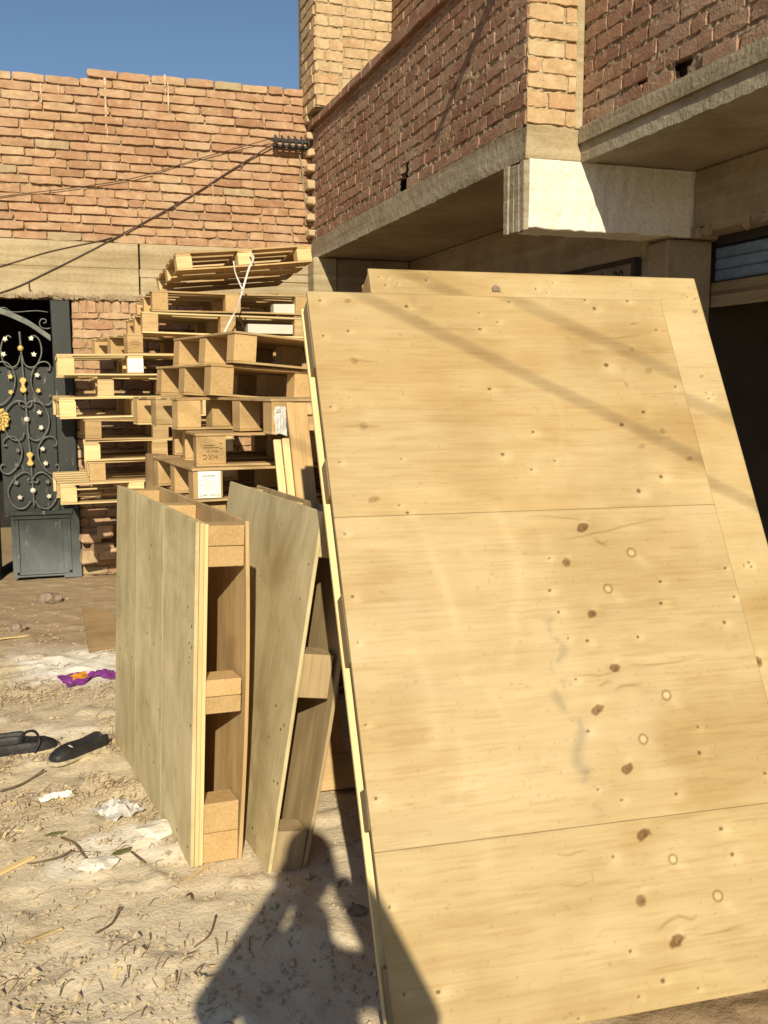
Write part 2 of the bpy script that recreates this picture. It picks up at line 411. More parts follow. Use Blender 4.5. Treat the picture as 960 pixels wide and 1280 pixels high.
# ------------------------------------------------------------------ brickwork
def brickwork(O, U, NRM, width, height, course, blen, mask=None, tones=(0.0, 1.0), proud=0.016, seed=1, jit=0.004, gap=0.014, start=0.0, mortar_mask=None, mort_d=0.0):
    """bricks (MB) and a rough mortar bed (MB). O corner, U along, Z up, NRM outwards."""
    R = random.Random(seed)
    Z = Vector((0, 0, 1)); bk = MB(); mo = MB()
    nc = int(height/course+0.999)
    for c in range(nc):
        z0 = c*course; s = -blen*(0.5 if c % 2 else 0.0) - R.uniform(0, 0.05)
        if R.random() < 0.15: s -= blen*0.25
        sag = R.uniform(-0.004, 0.004)
        while s < width:
            l = blen*R.choice((1, 1, 1, 1, 0.92, 1.05, 0.5 if R.random() < 0.25 else 1)) * R.uniform(0.95, 1.04)
            a0 = max(s, 0); a1 = min(s+l-gap*R.uniform(0.3, 1.0), width)
            zc0 = z0+gap*0.5*R.uniform(0.5, 1.2)+sag; zc1 = min(z0+course-gap*0.5*R.uniform(0.4, 1.3)+sag, height)
            s += l
            if a1-a0 < 0.03 or zc1-zc0 < 0.02: continue
            if mask and not mask((a0+a1)/2, (zc0+zc1)/2): continue
            d = proud*R.uniform(0.55, 1.25)
            tl = R.uniform(-0.014, 0.014)
            pts = []
            m = 4
            for i in range(m+1): pts.append((a0+(a1-a0)*i/m, zc0))
            pts.append((a1, (zc0+zc1)/2))
            for i in range(m, -1, -1): pts.append((a0+(a1-a0)*i/m, zc1))
            pts.append((a0, (zc0+zc1)/2))
            ca, cz = (a0+a1)/2, (zc0+zc1)/2
            n = len(pts); fr = []; inn = []; ba = []
            for (x, z) in pts:
                x2 = x+R.uniform(-jit, jit); z2 = z+R.uniform(-jit, jit)*0.8+tl*(x-ca)
                corner = (abs(x-ca) > (a1-a0)*0.49) and (abs(z-cz) > (zc1-zc0)*0.4)
                if corner: x2 += (ca-x)*0.03*R.random(); z2 += (cz-z)*0.16*R.random()
                ba.append(O+U*x2+Z*z2-NRM*0.03)
                fr.append(O+U*x2+Z*z2+NRM*(d-0.0035-(0.006 if corner and R.random() < .35 else 0)))
                inn.append(O+U*(x2+(ca-x2)*0.028)+Z*(z2+(cz-z2)*0.075)+NRM*(d+R.uniform(-0.0018, 0.0018)))
            ctr = O+U*ca+Z*cz+NRM*(d+0.001)
            vs = ba+fr+inn+[ctr]
            fs = []
            for i in range(n):
                j = (i+1) % n
                fs += [(i, j, n+j, n+i), (n+i, n+j, 2*n+j, 2*n+i), (2*n+i, 2*n+j, 3*n)]
            t = tones[0]+(tones[1]-tones[0])*min(1, max(0, R.gauss(0.45, 0.24)))
            bk.add(vs, fs, t)
    # mortar bed
    st = 0.022
    nx = max(2, int(width/st)); nz = max(2, int(height/st))
    vs = []; fs = []
    for j in range(nz+1):
        for i in range(nx+1):
            vs.append(O+U*(width*i/nx)+Z*(height*j/nz)+NRM*(mort_d+R.uniform(-0.009, 0.007)))
    for j in range(nz):
        for i in range(nx):
            if mortar_mask and not mortar_mask(width*(i+.5)/nx, height*(j+.5)/nz): continue
            k = j*(nx+1)+i; fs.append((k, k+1, k+nx+2, k+nx+1))
    mo.add(vs, fs)
    return bk, mo

# ------------------------------------------------------------------ boundary wall with the gate (left)
WV = 8.26
X = Vector((1, 0, 0)); Y = Vector((0, 1, 0)); Zv = Vector((0, 0, 1)); NF = Vector((0, -1, 0)); NL = Vector((-1, 0, 0))
LB0, LB1 = 2.185, 2.615       # lintel band
DX0, DX1 = -1.30, 0.222       # gate opening
wall = thing('boundary_wall', 'red brick yard wall with a concrete lintel over the dark iron gate', 'wall', (0, WV, 0))
def topmask(s, h):
    x = -2.6+s; z = LB1+h
    return z < (3.90 if x > 0.42 else 3.81)
bk, mo = brickwork(Vector((-2.6, 0, LB1)), X, NF, 4.75, 1.29, 0.0676, 0.243, topmask, (0.0, 1.0), 0.022, 3, jit=.0036, gap=.0125, mortar_mask=lambda s, h: LB1+h < (3.885 if -2.6+s > 0.42 else 3.795), mort_d=-0.002)
bk.build('brickwork', 'brick_red', wall, fix=False)
mo.build('mortar_bed', 'wall_mortar', wall)
# lower brickwork right and left of the gate
bk, mo = brickwork(Vector((DX1, 0, 0)), X, NF, 1.93, LB0-0.11, 0.078, 0.235, None, (0.25, 1.0), 0.018, 5, jit=0.007)
bk.build('brickwork', 'brick_red', wall, fix=False); mo.build('mortar_bed', 'wall_mortar', wall)
bk, mo = brickwork(Vector((-2.6, 0, 0)), X, NF, DX0+2.6, LB0, 0.089, 0.235, None, (0.2, 1.0), 0.018, 6)
bk.build('brickwork', 'brick_red', wall, fix=False); mo.build('mortar_bed', 'wall_mortar', wall)
# soldier course under the lintel
sc = MB(); x = DX1+0.005
while x < 2.1:
    wd = random.uniform(0.055, 0.072)
    sc.box((x, -0.018*random.uniform(.6, 1.3), LB0-0.108), (x+wd-0.012, 0.02, LB0-0.006), jit=0.004, tone=random.uniform(0.3, 0.95)); x += wd
sc.build('soldier_course', 'brick_red', wall, bevel=0.004)
m = MB(); m.box((DX1, -0.003, LB0-0.115), (2.148, 0.05, LB0)); m.build('mortar_bed', 'mortar', wall)
core = MB()
core.box((-2.6, 0.045, LB1), (0.42, 0.24, 3.79)); core.box((0.42, 0.045, LB1), (2.148, 0.24, 3.88))
core.box((-2.6, 0.045, 0), (DX0, 0.24, LB0)); core.box((DX1, 0.045, 0), (2.148, 0.24, LB0-0.12))
core.build('wall_core', 'mortar', wall)
# lintel: plank-formed concrete, in grooved lifts
ln = MB(); z = LB0
lifts = [0.235, 0.195]
for i, hgt in enumerate(lifts):
    ln.box((-2.6, -0.028-.003*i, z), (0.735, 0.24, z+hgt-0.0004), warp=0.0, tone=1)
    z += hgt
z = LB0+0.02
for i, hgt in enumerate([0.155, 0.065, 0.20]):
    ln.box((0.742+random.uniform(0, .01), -0.016-random.uniform(0, .012), z), (2.148, 0.24, z+hgt-0.004), tone=1, jit=0.002); z += hgt
ln.build('lintel', 'lintel_concrete', wall, bevel=0.003)
# crumbling render along the lintel's lower edge
cr = MB()
for i in range(70):
    xx = random.uniform(-0.4, 0.75); s_ = random.uniform(.01, .03)
    cr.box((xx, -0.034-random.uniform(0, .01), LB0-random.uniform(0.0, .015)), (xx+s_*random.uniform(1, 3), -0.02, LB0+s_*random.uniform(.4, 1.6)), jit=0.008, tone=1)
cr.build('crumbling_render', 'dirty_plaster', wall)['kind'] = 'stuff'
# mortar drips on the face near the top
dr = MB()
for (px, y0, y1, wd) in ((131, 96, 160, .016), (134, 160, 172, .012), (206, 93, 118, .012), (210, 104, 142, .014), (51, 104, 128, .014), (73, 106, 118, .01), (187, 100, 112, .01), (300, 128, 140, .009), (266, 224, 265, .008), (330, 146, 160, .012)):
    a = gv(px, y0, WV-.02); c = gv(px+(y1-y0)*.03, y1, WV-.02); n = 9; vs = []; fs = []
    for i in range(n+1):
        q = i/n; p = a.lerp(c, q); ww = wd*.75*random.uniform(.2, 1.3)*(1-.4*q); dd = random.uniform(.02, .027)
        vs += [(p.x-ww, -.012, p.z), (p.x-ww*.4, -dd, p.z), (p.x+ww*.5, -dd, p.z), (p.x+ww, -.012, p.z)]
    for i in range(n):
        for j in range(3): fs.append((4*i+j, 4*i+j+1, 4*i+5+j, 4*i+4+j))
    dr.add(vs, fs)
dr.build('mortar_drip', 'lime_drip', wall, smooth=True)
# dark room behind the gate
rm = MB()
def shell(mb, lo, hi, skip):
    x0, y0, z0 = lo; x1, y1, z1 = hi
    v = [(x0, y0, z0), (x1, y0, z0), (x1, y1, z0), (x0, y1, z0), (x0, y0, z1), (x1, y0, z1), (x1, y1, z1), (x0, y1, z1)]
    fa = {'bottom': (0, 1, 2, 3), 'top': (7, 6, 5, 4), 'front': (4, 5, 1, 0), 'right': (5, 6, 2, 1), 'back': (6, 7, 3, 2), 'left': (7, 4, 0, 3)}
    mb.add(v, [f for k, f in fa.items() if k not in skip])
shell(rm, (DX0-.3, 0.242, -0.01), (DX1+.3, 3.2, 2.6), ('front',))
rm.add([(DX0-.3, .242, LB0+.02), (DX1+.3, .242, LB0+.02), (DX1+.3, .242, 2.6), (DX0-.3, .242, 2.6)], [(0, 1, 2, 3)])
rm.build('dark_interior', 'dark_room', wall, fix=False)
# loose bricks at the wall foot
for i, (px, py, sx, sz, rz) in enumerate(((112, 672, .11, .07, .3), (133, 664, .10, .10, -.2), (128, 684, .13, .08, .2), (112, 695, .10, .10, .1), (135, 692, .14, .085, -.3))):
    p = gv(px, py, 8.12)
    b_ = MB(); b_.box((-sx/2*1.3, -.06, -sz/2), (sx/2*1.3, .06, sz/2), jit=.012, tone=random.uniform(.4, .95))
    o = b_.build('loose_brick', 'brick_red', None, bevel=0.012); o.location = (p.x, p.y, max(p.z, sz/2)); o.rotation_euler = (random.uniform(-.12, .12), random.uniform(-.15, .15), rz)
    tag(o, ['pinkish brick wedged upright in the wall foot beside the gate', 'brick stub highest of the loose pile beside the gate', 'broad worn brick in the middle of the loose pile by the gate', 'short brick lying lowest next to the gate post', 'rounded brick lying on the soil nearest the plywood pallet'][i], 'brick', 'loose bricks by the gate')

# ------------------------------------------------------------------ iron gate
GV = 8.20
gate = thing('iron_gate', 'dark green iron gate leaf with scrollwork, gold ornaments and a dusty sheet bottom', 'gate', (0, GV, 0))
fr = MB()
Mp = Matrix.Shear('XY', 4, (0, 0)) if False else Matrix.Identity(4)
post = MB(); post.add([(.088, 0, 0), (.225, 0, 0), (.225, .09, 0), (.088, .09, 0), (.062, 0, 2.165), (.205, 0, 2.165), (.205, .09, 2.165), (.062, .09, 2.165)], [(3, 2, 1, 0), (4, 5, 6, 7), (0, 1, 5, 4), (1, 2, 6, 5), (2, 3, 7, 6), (3, 0, 4, 7)])
post.box((.20, .012, .4), (.222, .05, 1.55), tone=1)
post.build('gate_post', 'gate_paint', gate, bevel=.006)
pn = MB(); pn.box((-.335, .03, .50), (.07, .036, 1.655), tone=1); pn.build('backing_sheet', 'gate_paint', gate)
bp = MB(); bp.box((-.29, .005, .02), (.165, .035, .525), tone=1)
bp.build('bottom_panel', 'gate_paint', gate, bevel=.004)
bb = MB()
for lo, hi in (((-.275, -.012, .48), (.155, .0035, .505)), ((-.262, -.010, .045), (-.235, .0035, .478)), ((.125, -.010, .045), (.150, .0035, .478)), ((-.262, -.010, .042), (.150, .0035, .066)), ((-.30, -.016, .512), (.17, .004, .545))):
    bb.box(lo, hi, tone=1)
bb.build('panel_moulding', 'gate_paint', gate, bevel=.003)
# arch bar
def c4(x, y): p = gv(x/6.736, 370+y/6.736, GV); return Vector((p.x, 0, p.z))
def c5(x, y): p = gv(x/6.4, 540+y/6.4, GV); return Vector((p.x, 0, p.z))
def spline(P, n=6):
    P = [P[0]*2-P[1]] + P + [P[-1]*2-P[-2]]; out = []
    for i in range(1, len(P)-2):
        a, b, c, d = P[i-1:i+3]
        for k in range(n):
            t = k/n; out.append(0.5*((2*b)+(c-a)*t+(2*a-5*b+4*c-d)*t*t+(3*b-a-3*c+d)*t**3))
    out.append(P[-2]); return out
ar = MB()
pa = spline([c4(-520, 190), c4(-330, 120), c4(-150, 100), c4(0, 125), c4(130, 175), c4(260, 240), c4(425, 355)])
vs = []; fs = []
for p in pa: vs += [(p.x, -.014, p.z-.022), (p.x, .03, p.z-.022), (p.x, .03, p.z+.022), (p.x, -.014, p.z+.022)]
for i in range(len(pa)-1):
    for e in range(4): fs.append((4*i+e, 4*i+(e+1) % 4, 4*i+4+(e+1) % 4, 4*i+4+e))
fs += [(3, 2, 1, 0)]
ar.add(vs, fs); ar.build('arch_bar', 'scroll_iron', gate)
def scroll(P, r=.0062, off=-.006, name='scroll'):
    t_ = MB(); t_.tube([p+Vector((0, off, 0)) for p in spline(P)], r, 6); t_.build(name, 'scroll_iron', gate, smooth=True)
def mir(P, ax0, cf): return [cf(2*ax0-x_, y_) for x_, y_ in P]
def both(P, ax0, cf): scroll([cf(*q) for q in P]); scroll(mir(P, ax0, cf))
both([(185, 500), (205, 570), (250, 600), (305, 585), (340, 520), (350, 450), (330, 370), (290, 335), (262, 350)], 178, c4)
both([(392, 618), (415, 622), (424, 590), (395, 558), (345, 557), (300, 590), (270, 650), (262, 720), (280, 800), (320, 870), (380, 915), (430, 900), (449, 862), (432, 835), (412, 850)], 195, c4)
both([(222, 925), (240, 895), (290, 882), (345, 905), (395, 970), (415, 1050), (400, 1130), (350, 1200), (290, 1215), (250, 1190), (240, 1150)], 222, c4)
both([(212, 930), (190, 935), (160, 910), (170, 885)], 215, c4)
both([(425, 105), (445, 110), (456, 80), (420, 38), (360, 45), (312, 110), (305, 190), (340, 270), (400, 330), (450, 328), (474, 290), (462, 258), (442, 268)], 240, c5)
both([(262, 380), (285, 340), (340, 322), (405, 365), (455, 440), (460, 500), (430, 570), (380, 612), (320, 600), (280, 550)], 264, c5)
both([(268, 395), (290, 405), (308, 385), (292, 372)], 264, c5)
scroll([c4(-20, 100), c4(45, 100), c4(110, 135), c4(300, 125), c4(405, 137)], .004)
scroll([c4(330, 225), c4(350, 195), c4(385, 200), c4(385, 225), c4(365, 228)], .005); scroll([c4(330, 225), c4(345, 262), c4(390, 275), c4(425, 270)], .005)
scroll([c4(163, 300), c4(172, 400), c4(182, 520), c4(200, 700), c4(216, 880), c4(228, 1040), c4(240, 1200), c5(240, 150), c5(252, 300), c5(265, 470), c5(275, 600)], .0085, .004, 'stem_bar')
def leafpoly(s, k=3, seed=0):
    R = random.Random(seed); a0 = R.uniform(0, 6.3)
    sh_ = [(1.05, 0), (.72, .30), (.62, .62), (.95, 1.05), (.70, 1.35), (.45, 1.75), (.85, 2.25), (.42, 2.75), (.55, 3.14), (.42, -2.75), (.85, -2.25), (.45, -1.75), (.70, -1.35), (.95, -1.05), (.62, -.62), (.72, -.30)]
    return [(s*r_*R.uniform(.88, 1.1)*cos(an+a0), s*r_*R.uniform(.88, 1.1)*sin(an+a0)) for r_, an in sh_]
MX = Matrix(((1, 0, 0, 0), (0, 0, 1, 0), (0, 1, 0, 0), (0, 0, 0, 1)))   # local xy -> world xz
sd_ = 0
for cf, P, mt in ((c4, ((40, 365), (25, 490), (262, 360), (285, 495)), 'silver_paint'), (c4, ((90, 675), (90, 805), (325, 800)), 'gold_paint'), (c4, ((312, 670), (335, 980), (350, 1105)), 'silver_paint'),
                  (c5, ((345, 135), (370, 250), (160, 525), (390, 515)), 'silver_paint'), (c5, ((140, 145), (140, 265), (135, 405), (380, 400)), 'scroll_iron')):
    for q in P:
        sd_ += 1; o_ = cf(*q); t_ = MB(); t_.prism(leafpoly(.026, seed=sd_), -.016, -.006, Matrix.Translation(o_) @ MX); t_.build('ornament_leaf', mt, gate, bevel=.002)
def knob(cf, q, r, n=10):
    t_ = MB(); o_ = cf(*q)
    vs = []; fs = []
    for i in range(5):
        f_ = i/4; rr = r*cos(f_*pi/2*.95); dd = -.006-r*.7*sin(f_*pi/2)
        for j in range(n): an = 2*pi*j/n; vs.append(o_+Vector((rr*cos(an), dd, rr*sin(an))))
    for i in range(4):
        for j in range(n): fs.append((i*n+j, i*n+(j+1) % n, (i+1)*n+(j+1) % n, (i+1)*n+j))
    fs.append(tuple(range(4*n, 5*n))); t_.add(vs, fs); return t_
for cf, q in ((c4, (172, 440)), (c4, (225, 1040)), (c5, (265, 468))): knob(cf, q, .023).build('rosette', 'gold_paint' if cf is c4 and q[1] < 500 else 'silver_paint', gate, smooth=True)
for cf, q, hh in ((c4, (195, 750), .06), (c5, (241, 215), .056)):
    o_ = cf(*q); t_ = MB()
    prof = [(-hh, .006), (-hh*.8, .022), (-hh*.55, .027), (-hh*.3, .017), (0, .010), (hh*.3, .017), (hh*.55, .027), (hh*.8, .022), (hh, .006)]
    poly = [(r_, z_) for z_, r_ in prof]+[(-r_, z_) for z_, r_ in prof[::-1]]
    t_.prism(poly, -.026, -.004, Matrix.Translation(o_) @ MX); t_.build('gold_clasp', 'gold_paint', gate, bevel=.005)
md_ = MB(); o_ = c4(-25, 1040); pts = []
for i in range(24): rr = .098*(1.0 if i % 2 == 0 else .86)*random.uniform(.95, 1.05); pts.append((rr*cos(2*pi*i/24), rr*sin(2*pi*i/24)))
md_.prism(pts, -.018, -.004, Matrix.Translation(o_) @ MX)
for k in range(3):
    for i in range(14):
        an = 2*pi*i/14+k*.2; rr = .083-.026*k
        md_.tube([o_+Vector((rr*cos(an), -.02, rr*sin(an))), o_+Vector((rr*.8*cos(an+.2), -.034, rr*.8*sin(an+.2)))], [.009, .004], 6)
md_.build('medallion', 'gold_paint', gate, bevel=.002)
# the other leaf, standing open inside the room
lf = MB(); lf.box((-.43, .06, .0), (-.395, .62, 2.0), tone=1); lf.build('open_leaf', 'gate_paint', gate, bevel=.004)

# ------------------------------------------------------------------ cables and their wall bracket
br = thing('wire_bracket', 'black iron wire bracket bolted at the corner of the red wall', 'bracket', (0, 8.2, 0))
bm_ = MB(); a = gv(341, 171, 8.16); c = gv(386, 179, 8.16)
bm_.box((a.x, -.06, a.z-.035), (c.x, -.02, a.z-.010), tone=1); bm_.box((a.x, -.05, a.z-.075), (c.x, -.025, a.z-.055), tone=1)
bm_.build('bracket_bar', 'iron_black', br, bevel=.003)
for i in range(6):
    xx = a.x+.02+i*(c.x-a.x-.03)/5; t_ = MB(); t_.tube([(xx, -.055, a.z-.085), (xx+.004, -.075, a.z-.05), (xx, -.07, a.z-.012), (xx-.004, -.05, a.z+.012)], [.008, .012, .012, .007], 8); t_.build('insulator', 'iron_black', br, smooth=True)
def cable(P, r, label, name='power_cable', grp='cables on the red wall', mat='cable_rubber', n=8):
    m_ = MB(); m_.tube(spline([Vector(p) for p in P], n), r, 6); o = m_.build(name, mat, None, smooth=True); return tag(o, label, 'cable', grp)
q = lambda x_, y_, v=8.224: gv(x_, y_, v)
cable([q(-120, 395), q(0, 366), q(60, 340), q(135, 302), q(230, 250), q(290, 212), q(345, 178, 8.19)], .0058, 'thick dark cable sagging lowest from the wall bracket across the brick towards the gate')
cable([q(-120, 365), q(0, 333), q(60, 315), q(120, 302), q(140, 297)], .0045, 'thin dark cable joining the thick one just above the lintel')
cable([q(-120, 268), q(0, 246), q(90, 235), q(170, 222), q(250, 198), q(343, 172, 8.19)], .0032, 'thinnest cable, running highest across the brick to the bracket')
cable([q(372, 182), q(378, 215), q(381, 250), q(386, 268), q(391, 290), q(394, 312), q(398, 330)], .006, 'pale grey cable hanging down the corner where the two buildings meet', mat='concrete')
cable([q(36, 352), q(37, 362), q(39, 363)], .005, 'short cable tail hanging from the thick cable above the gate')
# cables overhead, crossing the yard above the photographer (their shadows lie on the plywood)
P1O = Vector((0.6738, 1.902, 0.05)); P1A, P1T = -0.0552, 0.5062
e1 = Vector((cos(P1A), sin(P1A), 0)); n1 = Vector((-sin(P1A), cos(P1A), 0)); u1 = n1*sin(P1T)+Zv*cos(P1T); b1 = n1*cos(P1T)-Zv*sin(P1T)
def onP1(x_, y_): d = ray(x_, y_); return CAM+d*((P1O-CAM).dot(b1)/d.dot(b1))
for (A_, B_, r, tt, lab) in (((454, 370), (860, 567), .0062, 5.2, 'black cable strung over the yard nearer the building, lower of two'), ((660, 382), (822, 457), .0060, 5.6, 'black cable strung over the yard further out, higher of two')):
    a = onP1(*A_)-L*tt; c = onP1(*B_)-L*tt; d = (c-a).normalized()
    tl_ = (-3.5-a.x)/d.x; tr_ = (3.0-a.x)/d.x if (3.0-a.x)/d.x > 0 else 3
    cable([a+d*tl_, a+d*(tl_*.5)-Zv*.01, a, c, c+d*((tr_-(c-a).length)*.5), a+d*tr_], r, lab, 'overhead_cable', 'cables over the yard', n=4)

# ------------------------------------------------------------------ brick building on the right
UA, UB, UG, PV = 2.149, 2.4387, 3.05, 4.33
ZS0, ZS1 = 2.545, 2.70
bld = thing('brick_building', 'unfinished brick building with a jutting upper floor over shaded shop openings', 'building', (UA, PV, 0))
bld_loc = Vector((UA, PV, 0))
def bbuild(mb, name, mat, bevel=0.0, smooth=False, fix=True):
    mb.v = [tuple(Vector(p)-bld_loc) for p in mb.v]; return mb.build(name, mat, bld, smooth, bevel, fix)
def hole(hx, hz, rx, rz, ang=0.0):
    return lambda v, z: ((v-hx)/rx)**2+((z-hz)/rz)**2 < 1
hA = hole(5.99, 2.755, .13, .10); hA2 = hole(5.93, 2.86, .06, .07)
bk, mo = brickwork(Vector((UA, 8.26, ZS1)), Vector((0, -1, 0)), NL, 8.26-PV, 0.865, 0.0755, 0.215, lambda s, h: not (hA(8.26-s, ZS1+h)) , (0.0, 1.0), 0.007, 9, jit=0.0055, gap=.018, mortar_mask=lambda s, h: not (hole(5.99, 2.755, .075, .06)(8.26-s, ZS1+h) or hole(5.93, 2.86, .018, .09)(8.26-s, ZS1+h)), mort_d=.002)
bbuild(bk, 'side_brickwork', 'brick_brown_dim', fix=False); bbuild(mo, 'mortar_bed', 'brown_mortar')
hB = hole(3.55, 2.765, .085, .09); hC = hole(3.83, 2.785, .03, .03)
bk, mo = brickwork(Vector((UB, PV-.004, ZS1)), Vector((0, -1, 0)), NL, PV-0.6, 1.6, 0.0755, 0.215, lambda s, h: not hB(PV-s, ZS1+h), (0.0, 1.0), 0.007, 10, jit=0.0055, gap=.018, mortar_mask=lambda s, h: not (hole(3.55, 2.765, .05, .055)(PV-s, ZS1+h) or hC(PV-s, ZS1+h)), mort_d=.002)
bbuild(bk, 'near_brickwork', 'brick_brown_dim', fix=False); bbuild(mo, 'mortar_bed', 'brown_mortar')
bk, mo = brickwork(Vector((UA, PV, ZS1)), X, NF, UB-UA-.03, 1.6, 0.0765, 0.215, None, (0.1, 1.0), 0.010, 12, jit=0.004, gap=.012)
bbuild(bk, 'pier_brickwork', 'brick_tan_lit', fix=False); bbuild(mo, 'mortar_bed', 'lintel_concrete')
c_ = MB(); c_.box((UB-.045, PV-.014, ZS1), (UB-.004, PV+.05, 4.3), jit=.002, tone=1); bbuild(c_, 'pier_render', 'lintel_concrete', .004)
# backing masses
c_ = MB(); c_.box((UA+.11, PV+.06, ZS1-.05), (UA+.24, 8.3, 3.55)); c_.box((UB+.10, .3, ZS1-.05), (UB+.24, PV-.01, 4.3)); c_.box((UA+.03, PV+.03, ZS1), (UB+.2, PV+.2, 4.3)); c_.box((UB, .598, ZS1), (UB+.1, .604, 4.3))
bbuild(c_, 'wall_core', 'mortar')
# coping on the parapet
cp = MB(); v = PV+.03
while v < 8.2:
    l_ = random.uniform(.2, .3); cp.box((UA-.045, v, 3.565), (UA+.2, v+l_-.008, 3.625), grain=1, jit=.006, tone=random.uniform(.1, .6)); v += l_
bbuild(cp, 'coping', 'brick_brown_dim', .006)
# floor slab with its board-marked edges
def rough_edge(x_, v0, v1, z0, z1, prou):
    mb = MB(); nv = int((v1-v0)/.04); nz = 5; vs = []; fs = []
    for i in range(nv+1):
        lowj = random.choice((0, 0, 0, -.006, .004))*random.random(); hij = random.uniform(-.003, .004)
        for j in range(nz+1):
            zz = z0+lowj+(z1+hij-z0-lowj)*j/nz
            vs.append((x_-prou+random.uniform(-.0012, .0012), v0+(v1-v0)*i/nv, zz))
    for i in range(nv):
        for j in range(nz): k = i*(nz+1)+j; fs.append((k, k+1, k+nz+2, k+nz+1))
    k0 = len(vs)
    for i in range(nv+1): vs += [(x_+.06, v0+(v1-v0)*i/nv, z0), (x_+.06, v0+(v1-v0)*i/nv, z1)]
    for i in range(nv):
        fs += [(i*(nz+1), (i+1)*(nz+1), k0+2*i+2, k0+2*i), (i*(nz+1)+nz, (i+1)*(nz+1)+nz, k0+2*i+3, k0+2*i+1)]
    mb.add(vs, fs); return mb
bbuild(rough_edge(UA, PV+.01, 8.3, ZS0, ZS1, .012), 'slab_edge', 'concrete', smooth=False)
e_ = rough_edge(UB, .6, PV-.01, ZS0, ZS1+.004, .012); e_.box((UB-.028, .6, ZS0+.085), (UB+.02, PV-.02, ZS0+.16), jit=.003, tone=1); bbuild(e_, 'slab_edge', 'concrete')
c_ = MB(); c_.box((UA, PV-.012, ZS0), (UB-.004, PV+.1, ZS1-.002), jit=.004, tone=1); bbuild(c_, 'pier_base', 'lintel_concrete', .008)
sl = MB(); sl.box((UA+.05, PV+.06, ZS0+.006), (UG+.4, 8.3, ZS1-.01), tone=1); sl.box((UB+.05, .6, ZS0+.006), (UG+.4, PV+.055, ZS1-.01), tone=1); bbuild(sl, 'floor_slab', 'dirty_plaster')
# cantilever beam: whitewashed front, raw concrete end
bmf = MB(); nn_ = 26; vs = []; fs = []
for i in range(nn_+1):
    x_ = UA+.012+(UG+.02-UA-.012)*i/nn_
    for (v_, z_) in ((PV-.020, 2.235), (PV-.020, 2.33), (PV-.020, 2.44), (PV-.020, ZS0+.004), (PV+.18, ZS0+.004), (PV+.18, 2.235)):
        vs.append((x_, v_+random.uniform(-.0035, .0035), z_+(random.uniform(-.005, .005) if z_ < 2.3 else 0)))
for i in range(nn_):
    for e in range(6): fs.append((6*i+e, 6*i+(e+1) % 6, 6*i+6+(e+1) % 6, 6*i+6+e))
fs += [tuple(range(6))[::-1], tuple(range(6*nn_, 6*nn_+6))]; bmf.add(vs, fs); bbuild(bmf, 'cantilever_beam', 'whitewash', .004)
bme = MB()
for i in range(4):
    v0 = PV-.012+i*.05; bme.box((UA-.012-random.uniform(0, .012), v0, 2.228-random.uniform(0, .01)), (UA+.013, v0+.047, ZS0-random.uniform(0, .012)), grain=2, jit=.003, tone=1)
bbuild(bme, 'beam_end', 'concrete', .004)
# corner column, ground-floor walls, far pier
cl = MB(); cl.box((2.93, PV+.0, 0), (3.19, PV+.20, 2.226), jit=.006, tone=1); bbuild(cl, 'column', 'dirty_plaster', .012)
gw = MB(); gw.box((UG+.021, PV-.028, 2.23), (UG+.2, PV+.209, ZS0+.003), tone=1); gw.box((2.945, PV+.21, 0), (UG+.2, 8.26, ZS0+.004), tone=1); gw.box((UG, .6, 2.245), (UG+.2, PV-.03, ZS0+.004), tone=1)
gw.box((UG, .6, 0), (UG+.2, 1.2, 2.24), tone=1); gw.box((2.301, 8.06, 0), (2.942, 8.24, ZS0+.002), tone=1)
bbuild(gw, 'ground_floor_wall', 'dirty_plaster', .01)
fp = MB(); fp.box((2.10, 8.02, 0), (2.30, 8.24, ZS0), jit=.006, tone=1); bbuild(fp, 'far_pier', 'lintel_concrete', .012)
# ragged plaster lip along the head of the openings
lip = MB()
for i in range(150):
    v0 = random.uniform(1.2, 8.0); s_ = random.uniform(.015, .05)
    if PV-.05 < v0: continue
    zt = 2.245 if v0 < PV else 2.215
    lx = UG if v0 < PV else 2.945
    lip.box((lx-.02, v0, zt-s_*random.uniform(.2, .9)), (lx+.01, v0+s_*1.6, zt+s_*.5), jit=.012, tone=1)
bbuild(lip, 'ragged_plaster', 'dirty_plaster')['kind'] = 'stuff'
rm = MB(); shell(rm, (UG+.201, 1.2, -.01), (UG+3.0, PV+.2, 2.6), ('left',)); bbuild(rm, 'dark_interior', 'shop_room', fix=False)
# shutter head in the near opening
plain('shutter_blue', (0.20, 0.27, 0.36), 0.5, 0.25, 15, 0.2)
sh = MB()
for i in range(3): sh.box((UG+.17, 1.25, 2.03+i*.055), (UG+.19+.01*(i % 2), PV+.02, 2.083+i*.055), grain=1, tone=1)
bbuild(sh, 'roller_shutter', 'shutter_blue', .006)
wp = MB(); wp.box((UG+.15, 1.25, 1.90), (UG+.175, PV+.02, 2.02), grain=1, tone=.95); wp.box((UG+.146, 1.25, 1.955), (UG+.152, PV+.02, 1.975), grain=1, tone=.6); bbuild(wp, 'shutter_board', 'grey_wood', .004)
hd = MB(); hd.box((UG+.15, 1.25, 2.20), (UG+.198, PV-.02, 2.243), tone=1); bbuild(hd, 'shutter_head', 'iron_black')
# brick teeth where the building meets the yard wall
for i in range(9):
    tt = MB(); z = 2.72+i*.128; tt.box((2.085, 8.13, z), (2.16, 8.24, z+.062), jit=.010, tone=random.uniform(.5, 1)); bbuild(tt, 'brick_tooth', 'brick_tan_lit', .008)
